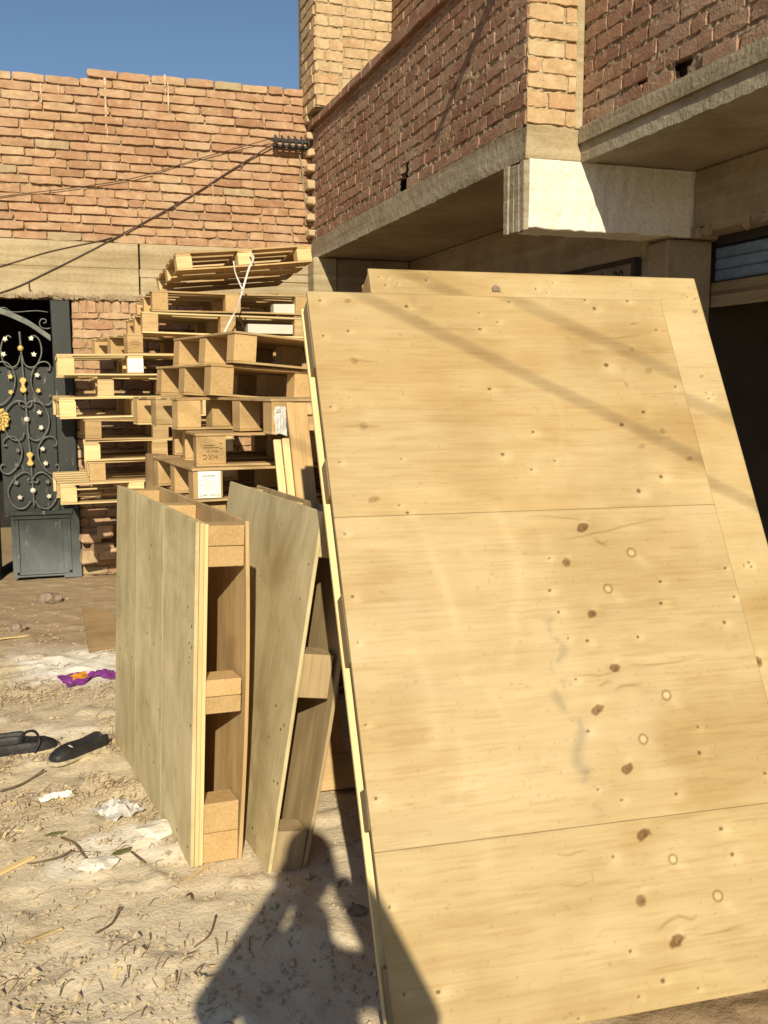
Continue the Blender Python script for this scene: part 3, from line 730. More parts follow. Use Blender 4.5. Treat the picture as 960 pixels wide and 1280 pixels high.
# stair tower and corner pillar at roof level
bk, mo = brickwork(Vector((2.09, 7.86, 3.67)), X, NF, .215, 1.7, 0.085, 0.225, None, (0.3, 1.0), 0.010, 21, gap=.012)
bbuild(bk, 'corner_pillar', 'brick_tan_lit', fix=False); bbuild(mo, 'mortar_bed', 'lintel_concrete')
bk, mo = brickwork(Vector((2.09, 8.3, 3.67)), Vector((0, -1, 0)), NL, .44, 1.7, 0.085, 0.225, None, (0.3, 1.0), 0.014, 24, gap=.016)
bbuild(bk, 'corner_pillar', 'brick_tan_lit', fix=False); bbuild(mo, 'mortar_bed', 'mortar')
bk, mo = brickwork(Vector((2.2, 8.7, 3.3)), X, NF, 1.02, 2.4, 0.085, 0.225, None, (0.3, 1.0), 0.009, 22, gap=.012)
bbuild(bk, 'stair_tower', 'brick_tan_lit', fix=False); bbuild(mo, 'mortar_bed', 'lintel_concrete')
bk, mo = brickwork(Vector((3.0, 8.68, 3.3)), Vector((0, -1, 0)), NL, 3.5, 2.4, 0.085, 0.225, None, (0.2, 1.0), 0.012, 23)
bbuild(bk, 'stair_tower', 'brick_brown_dim', fix=False); bbuild(mo, 'mortar_bed', 'brown_mortar')
c_ = MB(); c_.box((2.10, 7.90, 3.665), (2.30, 8.3, 5.3)); c_.box((2.21, 8.73, 3.2), (3.2, 8.9, 5.7)); c_.box((3.03, 5.2, 3.2), (3.2, 8.7, 5.7)); c_.box((UA+.2, PV+.1, 3.1), (UG+.4, 8.8, 3.25))
bbuild(c_, 'wall_core', 'mortar')
# iron rod standing out of the side wall; it throws the long thin shadow
rod = MB(); rb_ = Vector((UA+.02, 4.40, 3.597)); rod.tube([rb_, (1.895, 4.45, 3.42)], [.044, .018], 8)
tag(rod.build('iron_rod', 'iron_black', None, smooth=True), 'iron rod sticking out of the brown brick side wall by the pier', 'rod')

# text helper
def text_mesh(body, size, mat, parent, M, name='lettering', depth=0.0006, xs=1.0):
    cu = bpy.data.curves.new(name, 'FONT'); cu.body = body; cu.size = size; cu.align_x = 'CENTER'; cu.align_y = 'CENTER'; cu.extrude = depth; cu.space_character = 1.1
    o = bpy.data.objects.new(name, cu); COL.objects.link(o)
    me = bpy.data.meshes.new_from_object(o.evaluated_get(bpy.context.evaluated_depsgraph_get()))
    bpy.data.objects.remove(o); me.transform(Matrix.Diagonal((xs, 1, 1, 1))); me.transform(M)
    me.materials.clear(); me.materials.append(MATS[mat])
    r = bpy.data.objects.new(name, me); COL.objects.link(r); r.parent = parent; return r
# sign board on the shaded wall
plain('sign_brown', (0.19, 0.15, 0.11), 0.7, 0.3, 10); plain('sign_frame', (0.03, 0.024, 0.02), 0.7, 0.3, 10); plain('sign_ink', (0.02, 0.016, 0.013), 0.8, 0.2, 10)
sg = thing('shop_sign', 'dark painted sign board with black lettering under the shaded overhang', 'sign', (2.943, 5.33, 1.99))
m_ = MB(); m_.box((-.03, -.72, -.17), (-.004, .9, .15), tone=1); m_.build('sign_board', 'sign_brown', sg)
m_ = MB()
for lo, hi in (((-.042, -.75, .15), (-.002, .93, .175)), ((-.042, -.75, -.2), (-.002, .93, -.17)), ((-.042, -.75, -.17), (-.002, -.72, .15)), ((-.042, .9, -.17), (-.002, .93, .15))): m_.box(lo, hi, tone=1)
m_.build('sign_frame', 'sign_frame', sg)
MS = Matrix(((0, 0, -1, -.032), (-1, 0, 0, 0), (0, 1, 0, 0), (0, 0, 0, 1)))
text_mesh('I  N I', .15, 'sign_ink', sg, Matrix.Translation((0, -.26, .07)) @ MS)
text_mesh('90', .10, 'sign_ink', sg, Matrix.Translation((0, -.58, .085)) @ MS)
t_ = MB(); t_.tube(spline([Vector((-.034, -.58+.11*sin(k*.5), .05+.10*cos(k*.5))) for k in range(3, 11)]), .012, 6); t_.build('lettering', 'sign_ink', sg)

# ------------------------------------------------------------------ pallets
HP = 0.139
LW = [(0, 'chipboard'), (1, 'pine')]
def make_pallet(name, label, loc, rot, W, D, H=HP, group=None, deck='slats', full=False, block='chipboard', board='pine', bl=(.105, .10), seed=0, labels=(), stringers=False, cat='pallet', nb=3, gap=.05):
    """local frame: x right along the front, y away, z up; origin at the front-left bottom corner"""
    st = random.getstate(); random.seed(seed*31+5)
    t = thing(name, label, cat, loc, rot, group)
    tb, td = .011, .012
    m = MB()
    if full:
        for k in range(4): m.box((random.uniform(-.01, .01), k*(D+.1)/4, 0), (W+random.uniform(-.01, .01), (k+1)*(D+.1)/4-.10, tb), grain=0, warp=.003)
    else:
        for k in range(3):
            yy = (0, (D-.10)/2, D-.10)[k]; m.box((0, yy, 0), (W, yy+.10, tb), grain=0, warp=.004)
    m.build('bottom_board', board, t, bevel=.0015)
    zt = H-td
    m = MB()
    if deck == 'slats':
        y = 0; wd = .115
        n = max(2, int(round((D+gap)/(wd+gap)))); g_ = (D-n*wd)/(n-1)
        for i in range(n): m.box((random.uniform(-.006, .006), i*(wd+g_), zt), (W+random.uniform(-.006, .006), i*(wd+g_)+wd, H), grain=0, warp=.004)
    else:
        m.box((-.004, -.004, zt), (W+.004, D+.004, H), grain=0, warp=.003)
    m.build('deck', board, t, bevel=.0015)
    if stringers:
        m = MB()
        for k in range(3):
            xx = (0, (W-.10)/2, W-.10)[k]; m.box((xx, 0, zt-.014), (xx+.10, D, zt-.0005), grain=1)
        m.build('stringer', board, t, bevel=.0015); zt -= .014
    blocks = {}
    for i in range(3):
        for j in range(3):
            xx = (0, (W-bl[0])/2, W-bl[0])[i]+random.uniform(.0, .004)*(1 if i == 0 else -1); yy = (0, (D-bl[1])/2, D-bl[1])[j]+random.uniform(.0, .004)*(1 if j == 0 else -1)
            m = MB(); m.box((xx, yy, tb+.0005), (xx+bl[0], yy+bl[1], zt-.0005), tone=random.uniform(.82, 1.08), grain=0)
            blocks[i, j] = m.build('block', block if random.random() < .85 else 'pine', t, bevel=.002)
    random.setstate(st)
    return t, blocks, (tb, zt)

# --- tall stack against the wall: (left x, bottom z, W, yaw)
GB = 'pallets in the tall back stack'
BV = 6.95
z0_ = 0.722
rows = [ # name, left x px, y px, width, yaw deg, dv, label
 ('g', 76, 630, 1.0, 3, 0.0, 'lowest jutting pallet of the back stack, its splintered corner overlapping the gate'),
 ('f', 112, 605, 1.0, 1, .03, 'pallet second from the bottom of the jutting back stack, with a pale slanted corner block'),
 ('e', 105, 575, 1.0, -1, .02, 'pallet third from the bottom of the jutting back stack, over a long dark slot'),
 ('d', 106, 548, 1.0, 2, .0, 'pallet fourth from the bottom of the jutting back stack, brick showing through its slot'),
 ('c', 75, 523, 1.05, 1, -.02, 'pallet below the narrow one in the back stack, laminated corner sticking out over the gate'),
 ('b', 122, 500, .95, 0, .02, 'narrower set-back pallet just below the long pale one in the back stack'),
 ('a', 72, 474, 1.0, -1, -.03, 'long pale pallet sticking out furthest left over the gate, white sticker on its middle block'),
 ('u4', 160, 442, 1.16, 12, .02, 'turned pallet in the back stack with printed end block, showing its left side'),
 ('u3', 178, 416, 1.16, 2, .0, 'pallet fourth from the top of the back stack behind the hanging strap'),
 ('u2', 190, 390, 1.1, 1, .0, 'pallet second from the top of the back stack, in shade under the tilted one'),
]
pal = {}
for k, (nm, px, py, W, yaw, dv, lab) in enumerate(rows):
    p = gv(px, py, BV+dv)
    pal[nm] = make_pallet('wooden_pallet', lab, (p.x, p.y, z0_+k*.1425), (radians(random.uniform(-.5, .5)), radians(random.uniform(-1.1, 1.1)), radians(yaw+random.uniform(-2.5, 2.5))), W, 1.02, HP, GB, 'slats', False, 'pale_pine' if nm in 'gceab' else 'chipboard', 'pale_pine' if nm in 'aegcu3b' else 'pine', seed=k+1, stringers=(nm in 'abceg'))
for k in range(5):
    make_pallet('wooden_pallet', 'pallet near the ground at the bottom of the back stack behind the standing plywood pallet', (.56+random.uniform(0, .03), 7.05, .012+k*.1418), (0, 0, radians(random.uniform(-1.5, 1.5))), 1.0, 1.0, HP, 'pallets at the foot of the back stack', seed=40+k)
pu = gv(222, 342, 6.93)
TIL = Euler((radians(-4.5), radians(-6), radians(2)))
pal['u1'] = make_pallet('wooden_pallet', 'topmost pallet of the back stack, tilted so its underside shows', (pu.x, pu.y, 2.275), TIL, .95, .98, .12, GB, 'slats', True, 'pale_pine', 'pine', seed=33, stringers=True, gap=.07)
# --- front stack
GF = 'pallets in the front stack'
HF = .152
fronts = [
 ('G', (.614, 4.511, .986), 5, 0, 'front stack pallet with a white printed label, just above the standing plywood'),
 ('F', (.640, 4.576, 1.140), 0, 0, 'front stack pallet whose corner block carries upside-down brown stencil letters'),
 ('E1', (.596, 4.878, 1.297), 9.4, 0, 'front stack pallet with a plain orange end block pointing at the viewer'),
 ('D2', (.750, 4.852, 1.462), 10.2, 4.0, 'lower of the two pallets skewed across the top of the front stack'),
 ('D1', (.863, 4.828, 1.617), 11.3, 4.5, 'uppermost pallet of the front stack, skewed with its corner towards the viewer'),
]
for k, (nm, loc, yaw, roll, lab) in enumerate(fronts):
    pal[nm] = make_pallet('wooden_pallet', lab, loc, (0, radians(roll), radians(yaw)), 1.0, .92 if nm not in ('E1',) else .85, HF, GF, 'sheet' if nm != 'E1' else 'slats', False, 'chipboard', 'pine', (.135, .10) if nm in 'GF' else (.115, .10), seed=60+k)
pal['E2'] = make_pallet('wooden_pallet', 'front stack pallet seen along its side, crumpled grey sticker on its corner block', (.917, 4.236, 1.297), (0, 0, radians(10.4)), .5, .86, .155, GF, 'sheet', False, 'chipboard', 'pine', (.10, .10), seed=70)
for k in range(6):
    make_pallet('wooden_pallet', 'pallet in the hidden lower part of the front stack behind the standing plywood', (.66+random.uniform(0, .02), 4.56, .02+k*.1605), (0, 0, radians(4+random.uniform(-1.5, 1.5))), .95, .92, .155, 'pallets low in the front stack', 'sheet', seed=80+k)

# stickers and stencils on the blocks
def front_frame(x0, x1, z0, z1, y=-.0015):
    """matrix: text xy -> block front (x right, z up), centred"""
    return Matrix.Translation(((x0+x1)/2, y, (z0+z1)/2)) @ MX
R180 = Matrix.Rotation(pi, 4, 'Z')
FLIP = Matrix(((1, 0, 0, 0), (0, 0, -1, 0), (0, 1, 0, 0), (0, 0, 0, 1)))
def ff(x0, x1, z0, z1, y): return Matrix.Translation(((x0+x1)/2, y, (z0+z1)/2)) @ FLIP
t, bs, (tb, zt) = pal['G']
b_ = bs[0, 0]
m_ = MB(); m_.box((.022, -.0020, tb+.006), (.125, -.0005, zt-.002), tone=1); lb = m_.build('paper_label', 'paper', b_)
fr_ = ff(.022, .125, tb, zt, -.0026) @ R180
text_mesh('RUHS  HKC', .0165, 'ink', lb, fr_ @ Matrix.Translation((0, .045, 0)))
for i, (yy, ww, hh, xx) in enumerate(((-.042, .062, .007, .004), (-.026, .02, .002, .02), (-.019, .06, .0015, 0), (-.012, .05, .0015, .004), (-.004, .066, .0015, 0), (.004, .04, .0015, .01), (.012, .06, .0015, 0), (.022, .055, .002, 0), (-.020, .008, .005, .038), (.0, .008, .005, .038))):
    m_ = MB(); m_.box((xx-ww/2, yy-hh/2, 0), (xx+ww/2, yy+hh/2, .0005), M=fr_, tone=1); m_.build('print_line', 'grey_ink', lb)
t, bs, (tb, zt) = pal['F']
b_ = bs[0, 0]; fr_ = ff(.0, .135, tb, zt, -.0012) @ R180
text_mesh('HKC', .032, 'brown_ink', b_, fr_ @ Matrix.Translation((.005, .03, 0)), 'stencil')
text_mesh('RUHS  C4', .011, 'brown_ink', b_, fr_ @ Matrix.Translation((-.005, .004, 0)), 'stencil')
for i, (xx, yy, ww) in enumerate(((0, -.012, .07), (.01, -.022, .05), (-.045, -.03, .012), (-.045, -.008, .010))):
    m_ = MB(); m_.box((xx-ww/2, yy-.0012, 0), (xx+ww/2, yy+.0012, .0005), M=fr_, tone=1); m_.build('stencil', 'brown_ink', b_)
t, bs, (tb, zt) = pal['E2']
b_ = bs[0, 0]; m_ = MB()
n = 8; vs = []; fs = []
for j in range(n+1):
    for i in range(n+1):
        bul = .004*sin(pi*i/n)+random.uniform(0, .003)
        vs.append((.012+.082*i/n+.004*sin(j*.9), -.002-bul, tb-.012+(.122)*j/n+.006*sin(i*.8)*(1 if j == 0 else 0)))
for j in range(n):
    for i in range(n): k = j*(n+1)+i; fs.append((k, k+1, k+n+2, k+n+1))
m_.add(vs, fs); lb = m_.build('crumpled_sticker', 'white_plastic', b_)
for i in range(5):
    m_ = MB(); m_.box((.022+i*.013, -.0105, tb+.01+.01*(i % 2)), (.025+i*.013, -.0095, tb+.06+.015*(i % 3)), tone=1); m_.build('print_line', 'grey_ink', lb)
m_ = MB(); m_.box((.018, -.0105, tb+.085), (.040, -.0095, tb+.10), tone=1); m_.build('print_line', 'grey_ink', lb)
t, bs, (tb, zt) = pal['a']; b_ = bs[1, 0]; W_ = 1.0
m_ = MB(); m_.box((.449, -.0022, tb+.01), (.549, -.0005, zt-.004), tone=1); lb = m_.build('paper_label', 'paper', b_)
text_mesh('LOC', .035, 'grey_ink', lb, ff(.449, .549, tb, zt, -.0028) @ Matrix.Translation((0, -.008, 0)))
t, bs, (tb, zt) = pal['u4']; b_ = bs[0, 0]; fr_ = ff(.0, .105, tb, zt, -.0012)
for yy, ww in ((.02, .05), (.008, .07), (-.003, .06), (-.02, .025)):
    m_ = MB(); m_.box((-ww/2, yy-.0013, 0), (ww/2, yy+.0013, .0005), M=fr_, tone=1); m_.build('stencil', 'brown_ink', b_)

# white boards added in the slots of the back stack
for (px0, px1, py, v_, zk, lab) in ((310, 366, 402, 7.0, 'u3', 'long white board inside the slot under the second pallet'), (342, 372, 381, 7.0, 'u2', 'short white board in the slot near the top of the stack')):
    a = gv(px0, py, v_); c = gv(px1, py, v_); zb = pal[zk][0].location.z+.0135
    m_ = MB(); m_.box((a.x, v_, zb), (c.x, v_+.1, zb+.062), tone=1, jit=.002); tag(m_.build('white_board', 'board_white', None), lab, 'foam board', 'white boards in the back stack')
# white packing strap hanging over the stack
def ribbon(P, wd, th, side):
    P = spline([Vector(p) for p in P], 8); vs = []; fs = []
    for i, p in enumerate(P):
        tw = Matrix.Rotation(.5*sin(i*.25), 3, 'Z') @ side
        vs += [p-tw*wd/2, p+tw*wd/2, p+tw*wd/2+Vector((0, th, 0)), p-tw*wd/2+Vector((0, th, 0))]
    for i in range(len(P)-1):
        for e in range(4): fs.append((4*i+e, 4*i+(e+1) % 4, 4*i+4+(e+1) % 4, 4*i+4+e))
    fs += [(3, 2, 1, 0), tuple(4*(len(P)-1)+e for e in range(4))]
    m = MB(); m.add(vs, fs); return m
st_ = thing('packing_strap', 'white plastic packing strap hanging loose over the front of the back stack', 'strap', gv(312, 320, 6.85))
sl_ = st_.location.copy()
def rel(P): return [Vector(p)-sl_ for p in P]
sv = 6.83
ribbon(rel([gv(312, 314, 6.9), gv(317, 322, sv), gv(311, 336, sv), gv(304, 360, sv), gv(296, 385, sv), gv(287, 402, sv), gv(277, 422, sv)]), .013, .002, X).build('strap_band', 'strap_plastic', st_)
ribbon(rel([gv(292, 326, 6.9), gv(294, 340, sv), gv(300, 355, sv-.01), gv(303, 362, sv-.01)]), .010, .002, X).build('strap_band', 'strap_plastic', st_)
ribbon(rel([gv(293, 392, sv-.01), gv(303, 405, sv), gv(308, 418, sv), gv(312, 428, sv)]), .008, .002, X).build('strap_tail', 'cable_rubber', st_)
# weathered plank leaning between the stacks
m_ = MB(); m_.box((-.055, -.012, 0), (.055, .012, 1.16), grain=2, tone=.9); m_.box((.058, -.012, 0), (.105, .012, 1.14), grain=2, tone=1.05)
o = m_.build('leaning_plank', 'old_board', None, bevel=.002); p = gz(190, 820); o.location = (.50, 5.3, .0); o.rotation_euler = (radians(-8), radians(4), radians(10))
tag(o, 'brown weathered plank leaning upright between the two stacks', 'plank')

# ------------------------------------------------------------------ plywood box pallets standing on edge
def basis(O, ex, ey, ez):
    M = Matrix((ex, ey, ez)).transposed().to_4x4(); M.translation = O; return M
def hole_text(): pass
# A: vertical, face to the left
def frameA(x, y, a, lean):
    e = Vector((cos(a), sin(a), 0)); n = Vector((sin(a), -cos(a), 0)); up_ = n*sin(lean)+Zv*cos(lean)
    return e, up_, e.cross(up_).normalized()
def stand_pallet(name, label, O, a, lean, Ln, Ht, T, rows_z, sheetL, sheetR, plies, group, Rextra=0.0, curve=0.0, boards=1, slit=()):
    """box pallet on edge: e = away from the viewer, up_, w = thickness direction (to the right)"""
    e, up_, _ = frameA(0, 0, a, lean)
    w_ = e.cross(up_).normalized()
    t = thing(name, label, 'pallet', O, (0, 0, 0), group)
    t.matrix_world = basis(Vector(O), e, up_, w_) if False else t.matrix_world
    M = basis(Vector((0, 0, 0)), e, up_, w_)
    t.location = O
    def pb(lo, hi, grain=0, tone=None, mb=None, jit=0, warp=0): mb.box(lo, hi, M=M, grain=grain, tone=tone, jit=jit, warp=warp)
    th = .012
    # left sheet, made of boards laid along the height
    m = MB(); bounds = [0]+list(slit)+[Ln]
    for i in range(len(bounds)-1):
        pb((bounds[i]+.0012, 0, 0), (bounds[i+1]-.0012, Ht, th), grain=1, tone=random.uniform(.93, 1.05), mb=m)
    m.build('face_sheet', sheetL, t, bevel=.0012)
    for i in range(plies):
        m = MB(); pb((-.006+.004*i, .002, th+.0008+i*.014), (Ln, Ht-.004-.004*i, th+.0135+i*.014), grain=1, tone=1.1-.08*i, mb=m); m.build('inner_sheet', 'pale_pine', t, bevel=.0012)
    zb0 = th+.0008+plies*.014; zb1 = T-th-.0008
    m = MB(); n = 10; vs = []; fs = []
    for i in range(n+1):
        q_ = i/n; off = curve*sin(pi*q_)
        for lo in (0, 1): vs += [(0 if lo == 0 else Ln, Ht*q_-Rextra*(0), T-th+off), (0 if lo == 0 else Ln, Ht*q_, T+off)]
    for i in range(n):
        k = 4*i
        fs += [(k, k+1, k+5, k+4), (k+2, k+6, k+7, k+3), (k, k+4, k+6, k+2), (k+1, k+3, k+7, k+5)]
    fs += [(0, 2, 3, 1), (4*n, 4*n+1, 4*n+3, 4*n+2)]
    m.add([M @ Vector(v) for v in vs], fs, 1.0, [(v[1], v[0], v[2]) for v in vs]); m.build('back_sheet', sheetR, t, bevel=.0012)
    for (z0, z1, mt) in rows_z:
        for x0 in (0.004, (Ln-.1)/2, Ln-.105):
            m = MB(); zz = z0
            nb_ = 2 if mt == 'chipboard' else 1
            for kk in range(nb_):
                h_ = (z1-z0)/nb_; pb((x0, zz, zb0), (x0+.1, zz+h_-.002, zb1), grain=0 if mt == 'chipboard' else 1, tone=random.uniform(.88, 1.08), mb=m); zz += h_
            m.build('block', mt, t, bevel=.002)
    return t, M
AO = Vector((0.3741, 3.0207, 0)); AA = 1.6884
tA, MA_ = stand_pallet('plywood_pallet', 'grey weathered plywood box pallet standing on edge nearest the litter', AO, AA, .0402, 1.27, 1.096, .168, ((.004, .20, 'chipboard'), (.49, .60, 'chipboard'), (.955, 1.085, 'chipboard')), 'weathered_plywood', 'pine', 2, 'plywood pallets standing on edge', slit=(.42, .86), curve=.012)
BO = Vector((0.5969, 2.9043, 0)); BA = 1.656
tB, MB_ = stand_pallet('plywood_pallet', 'olive plywood box pallet leaning over beside the big panels, laminated blocks showing', BO, BA, .165, 1.08, 1.14, .125, ((.004, .135, 'laminated_wood'), (.56, .70, 'laminated_wood'), (1.0, 1.13, 'laminated_wood')), 'weathered_plywood', 'grey_wood', 0, 'plywood pallets standing on edge', curve=.016)
# nails on the weathered sheets
for (tt_, Mx, cnt, Ln, Ht) in ((tA, MA_, 26, 1.25, 1.08), (tB, MB_, 24, 1.05, 1.12)):
    for i in range(cnt):
        m_ = MB()
        x_ = random.choice((.05, Ln/2, Ln-.05, random.uniform(.05, Ln)))+random.uniform(-.03, .03); y_ = random.uniform(.03, Ht-.03); r_ = random.uniform(.0025, .005)
        m_.prism([(x_+r_*cos(k*pi/3), y_+r_*1.3*sin(k*pi/3)) for k in range(6)], -.0012, .001, Mx); m_.build('nail', 'nail_steel', tt_)
# C: slatted pallet leaning back on the front stack
lc = math.atan2(.66, 1.43); CO = Vector((.872, 3.47, 0))
tC = thing('slatted_pallet', 'slatted pallet leaning upright behind the olive plywood, pale strips on its left edge', 'pallet', CO, (-lc, 0, radians(-1)), None)
LC = sqrt(.66**2+1.43**2)
m_ = MB(); m_.box((0, -.018, .02), (.031, 0, LC-.165), grain=2, tone=1.12); m_.build('edge_strip', 'pale_pine', tC, bevel=.002)
m_ = MB(); m_.box((.036, -.018, .02), (.066, 0, LC-.16), grain=2, tone=1.05); m_.build('edge_strip', 'pale_pine', tC, bevel=.002)
m_ = MB(); x_ = .070
for wd in (.085,): m_.box((x_, -.018, .01), (x_+wd, 0, LC), grain=2, tone=.95); x_ += wd+.028
while x_ < 1.0: m_.box((x_, -.018, .01), (x_+.11, 0, LC), grain=2); x_ += .14
m_.box((.155, -.0182, LC-.055), (.183, 0, LC), grain=0, tone=.95)
m_.build('slat', 'pine', tC, bevel=.002)
for zz in (.0, .70, LC-.12): m_ = MB(); m_.box((0 if zz < 1 else .072, .001, zz), (1.06, .02, zz+.10), grain=0); m_.build('rail', 'pine', tC, bevel=.002)
m_ = MB(); m_.box((.0, -.034, .0), (1.06, -.0185, .13), grain=0, tone=1.05); m_.build('foot_board', 'pine', tC, bevel=.002)

# ------------------------------------------------------------------ the two big plywood panels
PW, PL = 1.1436, 1.9721
def P1local(x_, y_, O=P1O):
    d = ray(x_, y_); p = CAM+d*((O-CAM).dot(b1)/d.dot(b1)); q_ = p-O; return q_.dot(e1), q_.dot(u1)
def paint_sheet(sx, sy, knots, nails, rings, pale, smear, cracks):
    C = np.ones(sx.shape+(3,))
    def g(x0, y0, rx, ry, ang=0.0):
        dx, dy = sx-x0, sy-y0; c_, s_ = cos(ang), sin(ang); return np.sqrt(((dx*c_+dy*s_)/rx)**2+((-dx*s_+dy*c_)/ry)**2)
    def dark(mk, col): C[...] = C*(1-mk[..., None])+C*np.array(col)*mk[..., None]
    w1 = vnoise(sx*1.0, sy*3.0, 2.2, 91, 4); dark(smooth01(w1, .48, .75)*.6, (.84, .76, .62)); w5 = vnoise(sx, sy, 4.5, 191, 4); dark(smooth01(w5, .5, .78)*.45, (.87, .80, .68))
    w2 = vnoise(sx*3, sy*1.0, 1.7, 97, 3); dark(smooth01(w2, .55, .8)*.3, (.85, .80, .70))
    w3 = vnoise(sx*1.2+3*vnoise(sx, sy, 1.5, 7, 2), sy*16, 1.6, 133, 4); dark(smooth01(w3, .55, .72)*.15, (.78, .68, .52))
    w4 = vnoise(sx*4, sy*30, 2.3, 145, 3); dark(smooth01(w4, .62, .75)*.10, (.72, .6, .45))
    ln_ = vnoise(sx*9+5, sy*150, 1.0, 211, 2); dark(smooth01(ln_, .60, .72)*.22*smooth01(vnoise(sx, sy, 3, 219, 3), .3, .6), (.66, .52, .34))
    ln2 = vnoise(sx*3+9, sy*60+2*vnoise(sx, sy, 3, 17, 2), 1.0, 223, 3); dark(smooth01(ln2, .52, .70)*.12, (.80, .68, .50)); C[...] = C*(1+(smooth01(1-ln2, .55, .75)*.04)[..., None])
    sp_ = vnoise(sx, sy, 120, 229, 2); dark(smooth01(sp_, .80, .88)*.35, (.5, .4, .26))
    gr_ = vnoise(sx, sy, 3.2, 233, 5)*smooth01(sx, .35, .75); dark(smooth01(gr_, .38, .62)*.45, (.80, .76, .64))
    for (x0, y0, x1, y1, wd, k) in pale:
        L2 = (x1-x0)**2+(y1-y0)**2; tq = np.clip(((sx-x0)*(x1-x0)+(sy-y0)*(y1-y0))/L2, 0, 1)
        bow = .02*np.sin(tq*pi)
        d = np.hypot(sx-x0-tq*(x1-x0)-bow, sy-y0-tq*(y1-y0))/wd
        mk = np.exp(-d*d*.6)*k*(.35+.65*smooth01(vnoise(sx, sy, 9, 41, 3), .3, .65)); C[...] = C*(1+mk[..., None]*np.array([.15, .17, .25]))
    for (x0, y0, x1, y1, wd, k) in smear:
        L2 = (x1-x0)**2+(y1-y0)**2; tq = np.clip(((sx-x0)*(x1-x0)+(sy-y0)*(y1-y0))/L2, 0, 1)
        d = np.hypot(sx-x0-tq*(x1-x0)+.02*np.sin(tq*9), sy-y0-tq*(y1-y0))/wd
        mk = np.exp(-d*d)*k*smooth01(vnoise(sx, sy, 28, 63, 3), .35, .6); dark(mk, (.70, .74, .82))
    wob = (vnoise(sx, sy, 60, 311, 3)-.5)*1.1
    for (x0, y0, r, k) in knots:
        r = r*.70; tw = math.sin(x0*91+y0*37); d = g(x0, y0, r*(1.2+.2*tw), r*(.95-.12*tw), .5*tw)+wob*(.6+.4*tw); swirl = g(x0, y0, r*3.6, r*1.5)
        dark(np.exp(-swirl**2)*.25*k, (.78, .66, .48))
        dark((1-smooth01(d, .75, 1.05))*.8*k, (.38, .27, .15)); dark(np.exp(-((d-.95)/.15)**2)*.65*k, (.24, .16, .09))
        dark(np.exp(-((d-.5-.1*tw)/.16)**2)*.45*k, (.4, .28, .17)); dark(np.exp(-(g(x0+r*.3, y0-r*.1, r*.3, r*.3))**2)*.7*k, (.2, .14, .08))
        hl = g(x0+r*.9, y0+r*1.5, r*1.5, r*.9, .6); C[...] = C*(1+np.exp(-hl**2)[..., None]*np.array([.14, .17, .25])*k)  # highlight beside each knot, painted into the sheet colour
    for (x0, y0, r) in rings:
        d = g(x0, y0, r, r); dark(np.exp(-((d-1)/.22)**2)*.75, (.34, .24, .14)); C[...] = C*(1+(1-smooth01(d, .5, .9))[..., None]*.22)
        hl = g(x0+r*1.8, y0-r*1.8, r*2.6, r*1.2, -.8); C[...] = C*(1+np.exp(-hl**2)[..., None]*np.array([.14, .17, .25]))  # painted highlight off the side of each ring
    for (x0, y0, r) in nails:
        d = g(x0, y0, r, r*.85); dark((1-smooth01(d, .7, 1.15))*.85, (.2, .14, .08))
        hl = g(x0+r*2, y0-r, r*3.5, r*2.5, .4); C[...] = C*(1+np.exp(-hl**2)[..., None]*np.array([.16, .20, .27]))  # bright dent highlight painted next to each nail
    for (x0, y0, x1, y1, wd) in cracks:
        L2 = (x1-x0)**2+(y1-y0)**2; tq = np.clip(((sx-x0)*(x1-x0)+(sy-y0)*(y1-y0))/L2, 0, 1)
        d = np.hypot(sx-x0-tq*(x1-x0), sy-y0-tq*(y1-y0)+.0025*np.sin(tq*6+x0*40)+.006*(vnoise(sx, sy, 30, 7, 2)-.5))/wd*1.5
        dark(np.exp(-d*d)*.6*np.sin(np.clip(tq, .02, .98)*pi)**.5, (.5, .38, .24))
    return C
pxk = [(728, 659, 7, 1), (708, 703, 6.5, .85), (740, 767, 7, 1), (768, 835, 7, 1), (746, 888, 8, .9), (783, 961, 8, 1), (804, 1043, 9.5, 1), (801, 1126, 8.5, .85), (847, 1176, 9, 1), (443, 451, 6, .4), (454, 533, 7, .35), (467, 625, 7, .45), (434, 376, 5, .4), (790, 436, 4, .35), (811, 463, 5, .35), (783, 480, 4, .35), (828, 539, 5, .4), (794, 404, 3.5, .3), (802, 558, 4, .35), (862, 573, 4, .5)]
